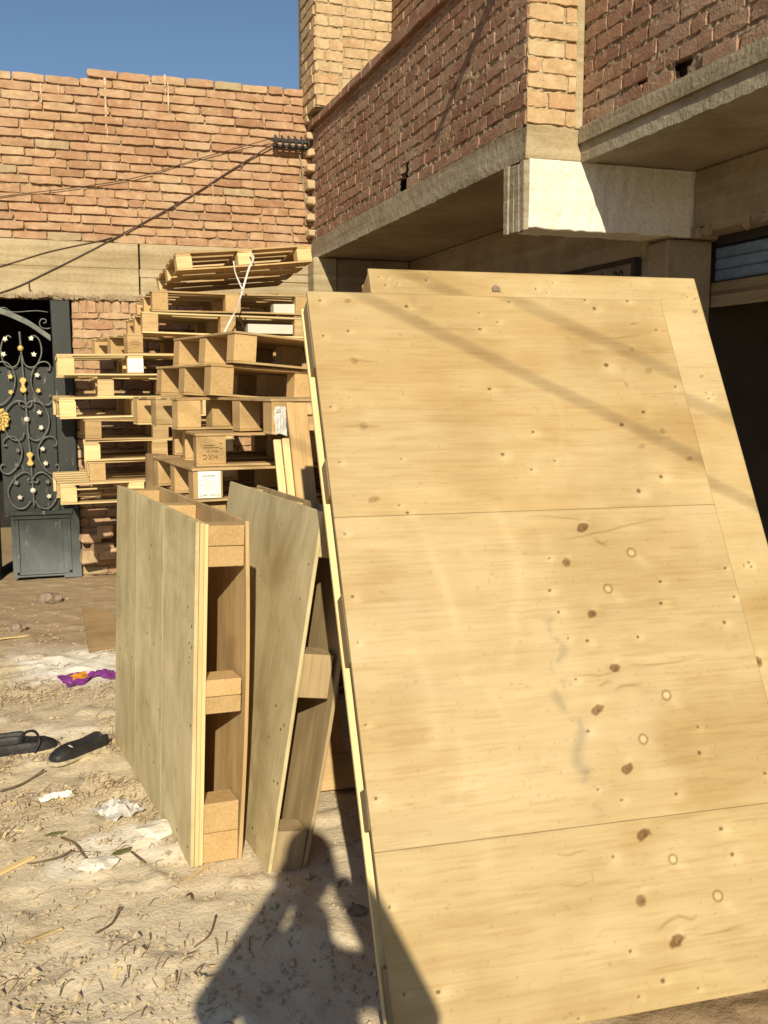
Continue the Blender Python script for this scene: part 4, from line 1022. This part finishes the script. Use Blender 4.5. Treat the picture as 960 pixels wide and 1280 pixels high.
pxn = [(508, 383, 2.6), (600, 411, 2.2), (599, 391, 1.4), (622, 402, 1.6), (612, 486, 2.6), (628, 568, 2.6), (636, 377, 1.6), (758, 456, 3), (743, 385, 2.6), (731, 375, 1.4), (784, 376, 1.8), (804, 515, 2.6), (777, 531, 3), (826, 596, 2.8), (798, 614, 3), (820, 412, 1.6), (790, 405, 1.4), (844, 483, 1.6), (693, 576, 1.5), (664, 587, 1.5), (666, 540, 2), (413, 509, 1.6), (435, 414, 1.8), (404, 420, 1.8), (400, 376, 1.8), (424, 578, 1.8), (501, 574, 1.4), (499, 632, 1.6), (509, 641, 2.4), (440, 746, 2.2), (447, 803, 1.6), (457, 906, 2), (431, 668, 1.8), (470, 998, 2.6), (487, 1134, 2), (505, 1243, 2.2), (548, 1240, 3.2), (687, 738, 2.2), (698, 765, 2.2), (734, 801, 2.4), (710, 798, 1.6), (825, 727, 2.2), (826, 754, 2.6), (905, 778, 2.4), (906, 710, 2), (797, 796, 2), (720, 849, 1.8), (735, 914, 2.2), (874, 941, 2.6), (872, 909, 1.8), (747, 987, 1.8), (845, 992, 2.2), (901, 1036, 2.8), (915, 1068, 2.6), (766, 1071, 2.2), (787, 1189, 2.2), (828, 1226, 3), (798, 1246, 2), (872, 1235, 1.8), (956, 967, 2), (723, 1273, 1.8), (917, 746, 2), (777, 1000, 2), (686, 698, 1.6)]
pxr = [(789, 691, 5), (760, 736, 5), (833, 869, 5.2), (804, 924, 5.2), (841, 1074, 5), (897, 1120, 5.6)]
def loc(x_, y_, r): s_, t_ = P1local(x_, y_); s2, t2 = P1local(x_+r, y_); return s_, t_, math.hypot(s2-s_, t2-t_)
knots = [(*loc(x_, y_, r), k) for x_, y_, r, k in pxk]; nails = [loc(*q_) for q_ in pxn]; rings = [loc(*q_) for q_ in pxr]
def seg(x0, y0, x1, y1, r, *k): a_ = P1local(x0, y0); c_ = P1local(x1, y1); return (*a_, *c_, r, *k)
pale = [seg(520, 650, 585, 850, .012, .7), seg(622, 640, 650, 760, .016, .8), seg(640, 760, 630, 835, .014, .6), seg(515, 815, 545, 930, .012, .5), seg(612, 865, 640, 950, .008, .5), seg(575, 920, 570, 1010, .012, .4), seg(605, 990, 600, 1120, .018, .5), seg(545, 1140, 555, 1270, .02, .35), seg(580, 690, 590, 740, .012, .3), seg(425, 700, 470, 1000, .04, .35), seg(690, 490, 700, 560, .008, .4), seg(770, 540, 790, 610, .01, .25)]
smear = [seg(692, 770, 700, 850, .012, .8), seg(700, 850, 735, 965, .018, .9), seg(735, 965, 755, 1010, .012, .6), seg(520, 375, 530, 400, .02, .5)]
cracks = [seg(700, 675, 830, 648, .004), seg(715, 848, 780, 838, .003), seg(785, 833, 870, 824, .004), seg(740, 673, 760, 683, .006), seg(745, 679, 760, 676, .004), seg(748, 857, 765, 852, .005), seg(768, 862, 802, 853, .006), seg(695, 1069, 735, 1063, .004), seg(698, 1108, 742, 1103, .003), seg(820, 1162, 850, 1143, .006), seg(845, 1146, 872, 1147, .006), seg(870, 1170, 930, 1158, .005), seg(430, 451, 470, 450, .003), seg(430, 534, 475, 532, .003), seg(745, 425, 800, 418, .003), seg(660, 645, 740, 650, .003)]
g1 = 'big plywood boxes leaning together'
pan = thing('box_pallet', 'huge pale plywood box panel leaning in front, three sheets with knots', 'pallet', P1O, (0, 0, 0), g1)
MP = basis(Vector((0, 0, 0)), e1, u1, b1)      # local: x along, y up the slope, z backwards
t1 = P1local(650, 639)[1]; t2 = P1local(720, 1034)[1]
st = .0036
for (ta, tb_) in ((0, t2-.0003), (t2+.0003, t1-.0003), (t1+.0003, PL)):
    nx = int(PW/st); ny = max(2, int((tb_-ta)/st))
    sx, sy = np.meshgrid(np.linspace(0, PW, nx+1), np.linspace(ta, tb_, ny+1))
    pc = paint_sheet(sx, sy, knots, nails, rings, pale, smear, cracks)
    if ta == 0: pc *= np.array([.985, .985, .96])
    if tb_ == PL: pc *= np.array([.985, .965, .93])
    dz = (vnoise(sx, sy, 1.6, 77, 3)-.5)*.006
    P = np.stack([sx, sy, dz-.0005], -1) @ np.array(MP.to_3x3()).T
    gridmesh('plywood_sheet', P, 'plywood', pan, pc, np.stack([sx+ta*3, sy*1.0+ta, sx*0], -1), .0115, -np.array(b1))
def p1box(mb, lo, hi, **k): mb.box(lo, hi, M=MP, **k)
ly = lambda y_: P1local(383+(y_-367)*(491-383)/(1280-367), y_)[1]
TB1 = .088
for (ya, yb) in ((372, 455), (570, 617), (740, 827), (985, 1038), (1212, 1300)):
    for xx in (-.001, PW/2-.05, PW-.101):
        m_ = MB(); p1box(m_, (xx, max(.01, ly(yb)), .0135), (xx+.1, min(PL-.004, ly(ya)), TB1-.0145), grain=1, tone=random.uniform(.7, .9)); m_.build('block', 'grey_wood', pan, bevel=.002)
m_ = MB(); p1box(m_, (-.006, .0, TB1-.0135), (PW+.005, PL-.01, TB1), grain=1, tone=1.1, warp=0.0); m_.build('back_sheet', 'pale_pine', pan, bevel=.0015)
# second panel behind
P2O = P1O+e1*.214+b1*.110+u1*(2.129-1.9721-.005)
lift = -(P2O-P1O).dot(Zv)
pn2 = thing('box_pallet', 'second pale box panel showing only its top and right strip behind the huge one', 'pallet', P2O, (0, 0, radians(-.8)), g1)
PW2, PL2 = 1.137, 1.985
sx, sy = np.meshgrid(np.linspace(0, PW2, 260), np.linspace(0, PL2, 460))
def P2l(x_, y_): return P1local(x_, y_, P2O)
def loc2(x_, y_, r): s_, t_ = P2l(x_, y_); return s_, t_, r
n2_ = [loc2(*q_) for q_ in ((468, 346, .004), (479, 347, .003), (476, 356, .004), (491, 354, .003), (527, 350, .004), (664, 361, .004), (677, 366, .003), (685, 354, .003), (852, 371, .004), (859, 368, .003), (862, 374, .003), (876, 491, .004), (879, 498, .004), (884, 494, .003), (924, 706, .004), (930, 702, .004), (933, 707, .004), (940, 826, .008))]
k2_ = [(*P2l(861, 390), .012, .5), (*P2l(870, 470), .010, .4), (*P2l(942, 826), .02, .9)]
pc = paint_sheet(sx+3, sy+1, [(a_+3, b_+1, c_, d_) for a_, b_, c_, d_ in k2_], [(a_+3, b_+1, c_) for a_, b_, c_ in n2_], [], [], [], [])*np.array([1.05, 1.06, 1.05])
P = np.stack([sx, sy, (vnoise(sx, sy, 1.3, 177, 3)-.5)*.005], -1) @ np.array(MP.to_3x3()).T
gridmesh('plywood_sheet', P, 'plywood', pn2, pc, np.stack([sx+7, sy+5, sx*0], -1), .0115, -np.array(b1))
sl2 = P2l(614, 361)
m_ = MB(); m_.prism([(sl2[0]-.014, sl2[1]-.012), (sl2[0]+.014, sl2[1]-.012), (sl2[0]+.013, sl2[1]+.004), (sl2[0], sl2[1]+.013), (sl2[0]-.013, sl2[1]+.004)], -.006, .002, MP); m_.build('edge_knot', 'rock_grey', pn2, bevel=.002)
for yy in (.02, .48, .95, 1.42, PL2-.13):
    for xx in (.0, PW2/2-.05, PW2-.1):
        m_ = MB(); m_.box((xx, yy, .0135), (xx+.1, yy+.12, .085), M=MP, grain=1, tone=random.uniform(.8, 1)); m_.build('block', 'chipboard', pn2, bevel=.002)
m_ = MB(); m_.box((0, .0, .0855), (PW2, PL2, .098), M=MP, grain=1, tone=1.0); m_.build('back_sheet', 'pine', pn2, bevel=.0015)
# timber prop that holds the panels up from behind
m_ = MB(); top_ = P2O+e1*.55+u1*1.55+b1*.10; foot = Vector((top_.x+.02, top_.y+.85, .0)); d_ = top_-foot
zz = d_.normalized(); xx_ = Vector((1, 0, 0)); yy_ = zz.cross(xx_).normalized(); m_.box((-.035, -.035, 0), (.035, .035, d_.length-.03), M=basis(foot, xx_, yy_, zz), grain=2, tone=.9)
tag(m_.build('timber_prop', 'old_board', None, bevel=.003), 'square timber prop bracing the big panels from behind', 'prop')
# ------------------------------------------------------------------ litter
def on_ground(px, py, dz=0.0): p = gz(px, py); p.z = gh(p.x, p.y)+dz; return p
def rock(name, px, py, r, label, mat='rock_grey', sq=(1, .8, .6), cat='stone', grp=None):
    bm = bmesh.new(); bmesh.ops.create_icosphere(bm, subdivisions=2, radius=r)
    for v in bm.verts:
        d = v.co.normalized(); v.co = Vector((v.co.x*sq[0], v.co.y*sq[1], v.co.z*sq[2]))*(1+.35*(math.sin(d.x*5+d.y*3+px)*.5+random.uniform(-.25, .25)))
    me = bpy.data.meshes.new(name); bm.to_mesh(me); bm.free(); me.materials.append(MATS[mat])
    o = bpy.data.objects.new(name, me); COL.objects.link(o); o.location = on_ground(px, py, r*sq[2]*.55); return tag(o, label, cat, grp)
rock('stone', 60, 752, .085, 'dark round stone lying alone in front of the gate')
rock('stone', 22, 788, .05, 'small grey stone beside the pale wood splinter', sq=(1, .9, .7))
rock('stone', 447, 1142, .03, 'pebble half buried beside the photographer shadow', sq=(1, .8, .5))
rock('plaster_lump', 200, 1040, .06, 'pale lump of lime beside the weathered plywood pallet', 'whitewash', (1.4, 1.0, .35), 'plaster lump')
rock('plaster_lump', 122, 1082, .05, 'flat whitish lime lump at the front of the white patch', 'whitewash', (1.3, .9, .3), 'plaster lump')
def crumple(name, px, py, sx_, sy_, mats, label, cat, seed, hgt=.04, rz=0.0, split=None, n=9, poly=None):
    R = random.Random(seed); o_ = on_ground(px, py, .004); vs = []; fs = []
    for j in range(n+1):
        for i in range(n+1):
            u_ = i/n-.5; v_ = j/n-.5
            z = hgt*(.5+.5*sin(u_*9+seed)*cos(v_*7+seed*1.7))*(1-abs(u_)*1.3)*(1-abs(v_)*1.2)+R.uniform(0, hgt*.3)
            ww = 1.0 if poly is None else poly(i/n)
            vs.append((u_*sx_+R.uniform(-.05, .05)*sx_/n*3, v_*sy_*ww+R.uniform(-.05, .05)*sy_/n*3, max(0.002, z)))
    m = MB(); m.add(vs, [])
    for j in range(n):
        for i in range(n):
            k = j*(n+1)+i; m.f.append((k, k+1, k+n+2, k+n+1)); m.m.append(1 if split and split(i/n, j/n) else 0)
    o = m.build(name, mats, None); md = o.modifiers.new('solid', 'SOLIDIFY'); md.thickness = .0015
    o.location = o_; o.rotation_euler = (0, 0, rz); return tag(o, label, cat)
crumple('snack_wrapper', 110, 848, .27, .20, ['purple_film', 'orange_film'], 'crumpled purple and orange snack wrapper lying by the plywood pallet', 'wrapper', 4, .05, .25, lambda a, b: .10 < a < .50 and .18 < b < .82, 12, lambda q_: 1.0-.75*math.exp(-((q_-.6)/.16)**2))
crumple('plastic_bag', 147, 1014, .13, .14, ['white_plastic'], 'crumpled greyish white plastic scrap at the edge of the lime patch', 'plastic bag', 8, .05, .6)
crumple('paper_scrap', 70, 997, .12, .05, ['paper'], 'torn white paper scrap lying on the straw left of the plastic bag', 'paper scrap', 12, .025, .2)
def flat_piece(name, poly, px, py, th, mat, label, cat, rot=(0, 0, 0), dz=.003, bev=.001):
    m = MB(); m.prism(poly, 0, th, Matrix.Identity(4)); o = m.build(name, mat, None, bevel=bev); o.location = on_ground(px, py, dz); o.rotation_euler = rot; return tag(o, label, cat)
flat_piece('wood_splinter', [(-.12, -.02), (.14, .03), (.12, .05), (-.1, .005)], 22, 797, .006, 'pale_pine', 'pale curved wood splinter on the soil below the stone', 'splinter', (0, .05, .2))
flat_piece('wood_splinter', [(-.07, -.012), (.08, -.004), (.075, .016), (-.065, .012)], 15, 1083, .008, 'pale_pine', 'pale broken stick end at the left edge of the yard', 'splinter', (0, -.05, .55))
flat_piece('wood_splinter', [(-.05, -.006), (.06, -.003), (.06, .006), (-.05, .008)], 52, 1170, .006, 'straw', 'short straw coloured splinter on bare soil near the front left', 'splinter', (0, 0, .4))
flat_piece('wood_splinter', [(-.09, -.004), (.10, .004), (.10, .010), (-.09, .004)], 245, 1090, .006, 'pale_pine', 'thin pale splinter lying at the foot of the grey plywood pallet', 'splinter', (0, 0, .75))
flat_piece('board_offcut', [(-.1, -.14), (.1, -.15), (.06, .12), (-.10, .16)], 130, 808, .012, 'old_board', 'tan triangular board offcut resting against the plywood pallet', 'offcut', (radians(55), 0, .15), .10)
flat_piece('dry_leaf', [(-.045, 0), (-.01, .016), (.05, .008), (.02, -.014), (-.02, -.012)], 152, 1068, .003, 'leaf_dry', 'olive dry leaf lying on the lime patch', 'leaf', (.1, .1, .6), .014)
flat_piece('dry_leaf', [(-.035, 0), (0, .012), (.05, .004), (.01, -.010)], 66, 1046, .003, 'leaf_dry', 'dark curled leaf on soil left of the lime patch', 'leaf', (.2, .1, .35), .012)
# twigs one can make out
for i, (P, r, lab) in enumerate((([(77, 1050), (95, 1058), (108, 1075), (120, 1088)], .004, 'bent dark twig crossing the left edge of the lime patch'), ([(90, 1068), (70, 1078), (35, 1082)], .003, 'thin twig running left from the lime patch'), ([(164, 1068), (180, 1083)], .003, 'short dark twig on the lime patch'), ([(0, 990), (30, 978), (55, 965)], .004, 'long twig lying left of the paper scrap'), ([(232, 1124), (238, 1118), (240, 1128)], .003, 'stubby forked twig on bare soil'), ([(120, 1172), (140, 1155), (150, 1140)], .003, 'slim twig on bare soil in the foreground'), ([(243, 1185), (262, 1172), (270, 1150)], .0025, 'thin dry stalk near the foreground shadow'))):
    m_ = MB(); m_.tube(spline([on_ground(*q_, .008+random.uniform(0, .012)) for q_ in P], 5), r, 6); tag(m_.build('twig', 'twig', None, smooth=True), lab, 'twig')
# shoes
def shoe(label, px, py, rz, s=1.0, flat=.6, strap=False):
    t = thing('old_shoe', label, 'shoe', on_ground(px, py, .0), (0, 0, rz), 'discarded black shoes')
    outl = [(-.13, .034), (-.10, .040), (-.04, .034), (.03, .042), (.09, .046), (.125, .034), (.142, .0), (.125, -.036), (.08, -.044), (.02, -.034), (-.05, -.030), (-.10, -.036), (-.13, -.030), (-.142, 0)]
    m = MB(); m.prism([(x_*s, y_*s) for x_, y_ in outl], .0, .016*s, Matrix.Identity(4)); m.build('sole', 'shoe_sole', t, bevel=.004)
    prof = [(-.136, .034, .060), (-.11, .038, .066), (-.07, .036, .060), (-.03, .035, .052), (.02, .040, .060), (.06, .043, .050), (.10, .040, .036), (.128, .026, .022)]
    vs = []; fs = []; n = 12
    for (x_, hw, h_) in prof:
        for j in range(n+1):
            an = pi*j/n; zz = h_*flat*sin(an)**.7 if 0 < j < n else 0
            open_ = 1.0
            if x_ < .03 and 3 < j < n-3: zz *= .35
            vs.append((x_*s, hw*s*cos(an), .014*s+zz*s))
    for i in range(len(prof)-1):
        for j in range(n): k = i*(n+1)+j; fs.append((k, k+1, k+n+2, k+n+1))
    fs += [tuple(range(n+1))[::-1], tuple(range((len(prof)-1)*(n+1), len(prof)*(n+1)))]
    m = MB(); m.add(vs, fs); o = m.build('upper', 'black_leather', t, smooth=True); sb = o.modifiers.new('s', 'SUBSURF'); sb.levels = sb.render_levels = 1
    if strap:
        m = MB(); m.tube(spline([Vector((.0, .045, .02))*s, Vector((.02, .042, .062))*s, Vector((.05, 0, .078))*s, Vector((.06, -.045, .055))*s, Vector((.04, -.05, .015))*s]), .006, 6); m.build('strap', 'black_leather', t, smooth=True)
    else:
        m = MB()
        for k in range(4): m.tube([Vector((.03+.018*k, -.022, .046-.004*k))*s, Vector((.042+.018*k, .0, .054-.005*k))*s, Vector((.036+.018*k, .022, .046-.004*k))*s], .003, 5)
        m.build('lace', 'silver_paint', t, smooth=True)
    return t
shoe('worn black shoe with pale laces and a dusty sole lying on straw', 98, 944, radians(38+180), 1.05, 1.05)
shoe('flattened black shoe with a loop strap at the left edge of the picture', 26, 937, radians(8), 1.15, .95, True)
shoe('black shoe half out of the picture on the far left, beside the strapped one', -14, 936, radians(172), 1.1, .9)
# straw, chips, pebbles
def scatter(n, fn, name, mat, label, cat=None):
    m = MB()
    for i in range(n): fn(m, i)
    o = m.build(name, mat, None, fix=False); return tag(o, label, cat or name.split('_')[0], None, 'stuff')
def pick():
    while True:
        px = random.uniform(-40, 520); py = 740+540*random.random()**.8
        dens = .16
        if px < 260 and 860 < py < 1010: dens = .8
        if px < 140 and 780 < py < 1100: dens = max(dens, .42)
        if px > 300: dens = .05
        if py > 1060: dens *= .3
        p = gz(px, py)
        q_ = .35+1.3*(float(vnoise(np.array([p.x]), np.array([p.y]), 4, 61, 3)[0])-.5)*2.4
        if random.random() < dens*max(0, q_): return p
def straw(m, i):
    p = pick(); l_ = random.uniform(.008, .05)*(1 if random.random() < .9 else 1.9); an = random.gauss(.55, .8); wd = random.uniform(.0006, .0017); h0 = gh(p.x, p.y)+.003; lift_ = random.uniform(0, .02)
    d = Vector((cos(an), sin(an), 0)); s_ = Vector((-sin(an), cos(an), 0))*wd; b_ = s_*random.uniform(-2.5, 2.5)
    q0 = Vector((p.x, p.y, h0)); q1 = q0+d*l_*.5+b_+Vector((0, 0, lift_)); q2 = q0+d*l_+Vector((0, 0, random.uniform(0, .012)))
    vs = []
    for q_ in (q0, q1, q2): vs += [q_-s_, q_+Vector((0, 0, wd*1.3)), q_+s_]
    m.add(vs, [(0, 1, 4, 3), (1, 2, 5, 4), (3, 4, 7, 6), (4, 5, 8, 7)])
scatter(1000, straw, 'straw_litter', 'straw', 'dry straw strewn over the yard soil')
scatter(900, straw, 'twig_litter', 'twig', 'dark broken stalks among the straw')
def peb(m, i):
    p = pick() if i % 2 else gz(random.uniform(-30, 500), random.uniform(745, 1280)); r = random.uniform(.003, .011)*(1 if random.random() < .93 else 1.9); h0 = gh(p.x, p.y)
    vs = [Vector((p.x, p.y, h0+r*.3))+Vector(v)*r*random.uniform(.6, 1.2) for v in ((1, 0, 0), (0, 1, 0), (-1, 0, 0), (0, -1, 0), (.1, 0, .8), (0, 0, -.6))]
    m.add(vs, [(0, 1, 4), (1, 2, 4), (2, 3, 4), (3, 0, 4), (1, 0, 5), (2, 1, 5), (3, 2, 5), (0, 3, 5)])
scatter(3200, peb, 'pebble_litter', 'soil_clod', 'small pebbles and clods on the yard soil')
def chipf(m, i):
    p = pick(); a = random.uniform(0, 6.3); l_ = random.uniform(.005, .02); wd = random.uniform(.002, .006); h0 = gh(p.x, p.y)+.004
    m.box((-l_, -wd, 0), (l_, wd, .003), M=Matrix.Translation((p.x, p.y, h0)) @ Euler((random.uniform(-.4, .4), random.uniform(-.4, .4), a)).to_matrix().to_4x4(), tone=1)
scatter(110, chipf, 'wood_chip_litter', 'pale_pine', 'pale wood chips strewn over the soil')

# ------------------------------------------------------------------ the photographer (stands behind the camera; only the shadow shows)
per = thing('person', 'standing photographer in a dark shirt holding a phone up with both hands', 'person', (0, 0, 0), (0, 0, 0))
fo = Vector((sin(YAW), cos(YAW), 0)); ri = Vector((cos(YAW), -sin(YAW), 0))
base = Vector((.045, -.02, 0))-fo*.30
def bp_(r_, f_, z_): return base+ri*r_+fo*f_+Zv*z_
def skin_body(name, nodes, edges, mat, parent, sub=2, root=0):
    me = bpy.data.meshes.new(name); me.from_pydata([tuple(n_[0]) for n_ in nodes], edges, []); me.materials.append(MATS[mat])
    o = bpy.data.objects.new(name, me); COL.objects.link(o); o.parent = parent
    md = o.modifiers.new('skin', 'SKIN'); md.use_smooth_shade = True
    for i, n_ in enumerate(nodes):
        sv_ = me.skin_vertices[0].data[i]; r_ = n_[1]; sv_.radius = r_ if isinstance(r_, tuple) else (r_, r_); sv_.use_root = (i == root)
    s_ = o.modifiers.new('sub', 'SUBSURF'); s_.levels = s_.render_levels = sub; return o
nodes = [(bp_(0, 0, .95), (.15, .11)), (bp_(0, .0, 1.10), (.13, .10)), (bp_(0, .0, 1.24), (.145, .105)), (bp_(0, .0, 1.38), (.115, .085)), (bp_(0, .01, 1.47), .055), (bp_(0, .05, 1.56), .055),
         (bp_(.165, 0, 1.375), .062), (bp_(.235, .17, 1.21), .052), (bp_(.085, .275, 1.48), .040), (bp_(.060, .285, 1.505), .028),
         (bp_(-.165, 0, 1.39), .070), (bp_(-.265, .16, 1.21), .056), (bp_(-.085, .275, 1.48), .042), (bp_(-.060, .285, 1.505), .028),
         (bp_(.10, 0, .86), .095), (bp_(.12, .01, .48), .062), (bp_(.13, -.02, .09), .042), (bp_(.14, .12, .045), .038),
         (bp_(-.10, 0, .86), .095), (bp_(-.12, .01, .48), .062), (bp_(-.13, -.02, .09), .042), (bp_(-.14, .12, .045), .038)]
edges = [(0, 1), (1, 2), (2, 3), (3, 4), (4, 5), (3, 6), (6, 7), (7, 8), (8, 9), (3, 10), (10, 11), (11, 12), (12, 13), (0, 14), (14, 15), (15, 16), (16, 17), (0, 18), (18, 19), (19, 20), (20, 21)]
skin_body('body', nodes, edges, 'shirt_cloth', per)
def sphere_part(name, c, rx, ry, rz, mat, shape=None, sub=3):
    bm = bmesh.new(); bmesh.ops.create_uvsphere(bm, u_segments=24, v_segments=16, radius=1)
    for v in bm.verts:
        p = v.co.copy()
        if shape: p = shape(p)
        v.co = c+ri*(p.x*rx)+fo*(p.y*ry)+Zv*(p.z*rz)
    for f_ in bm.faces: f_.smooth = True
    me = bpy.data.meshes.new(name); bm.to_mesh(me); bm.free(); me.materials.append(MATS[mat]); o = bpy.data.objects.new(name, me); COL.objects.link(o); o.parent = per; return o
hc = bp_(0, .06, 1.655)
def headshape(p):
    q_ = p.copy()
    if q_.z < 0: q_.x *= 1-.28*(-q_.z)**1.3; q_.y *= 1-.10*(-q_.z)
    if q_.y > .75 and abs(q_.x) < .3 and -.35 < q_.z < .12: q_.y += .22*(1-abs(q_.x)/.3)*(1-abs(q_.z+.2)/.4)
    return q_
sphere_part('head', hc, .078, .098, .122, 'skin_tone', headshape)
sphere_part('hair', hc+Zv*.022-fo*.012, .083, .100, .112, 'hair_black', lambda p: Vector((p.x, p.y if p.y < .3 else .3+(p.y-.3)*.6, max(p.z, -.25+.9*max(0, p.y)))))
for s_ in (-1, 1):
    sphere_part('eye', hc+ri*(.032*s_)+fo*.088+Zv*.005, .013, .010, .009, 'eye_white')
    sphere_part('ear', hc+ri*(.078*s_)-fo*.005-Zv*.01, .010, .018, .030, 'skin_tone')
sphere_part('mouth', hc+fo*.088-Zv*.062, .024, .008, .006, 'skin_tone')
# phone just behind the lens, and the hands closed round it
phc = CAM-fo*.022+Vector((0, 0, .030))
ph = thing('phone', 'black smartphone held upright by the photographer', 'phone', phc, (0, 0, -YAW))
m_ = MB(); m_.box((-.037, -.004, -.078), (.037, .004, .078), tone=1); m_.build('phone_body', 'phone_black', ph, bevel=.003)
for s_ in (-1, 1):
    wr = bp_(.060*s_, .285, 1.505)
    def hp(x_, f_, z_): return phc+ri*(x_*s_)+fo*f_+Zv*z_
    nn = [(wr, .028), (hp(.060, -.012, -.05), (.020, .030)), (hp(.056, -.01, -.015), (.018, .030))]; ee = [(0, 1), (1, 2)]
    for k, zq in enumerate((.018, -.002, -.022, -.042)):
        ln_ = (.9, 1.0, .95, .75)[k]; i0 = len(nn)
        nn += [(hp(.056, .006, zq), .0095), (hp(.046, .018, zq+.004), .0088), (hp(.046-.030*ln_, .0165, zq+.008), .0078)]; ee += [(2 if k < 2 else 1, i0), (i0, i0+1), (i0+1, i0+2)]
    i0 = len(nn); nn += [(hp(.050, -.020, -.03), .011), (hp(.036, -.022, -.005), .010), (hp(.022, -.018, .012), .0085)]; ee += [(1, i0), (i0, i0+1), (i0+1, i0+2)]
    skin_body('hand', nn, ee, 'skin_tone', per, 1)
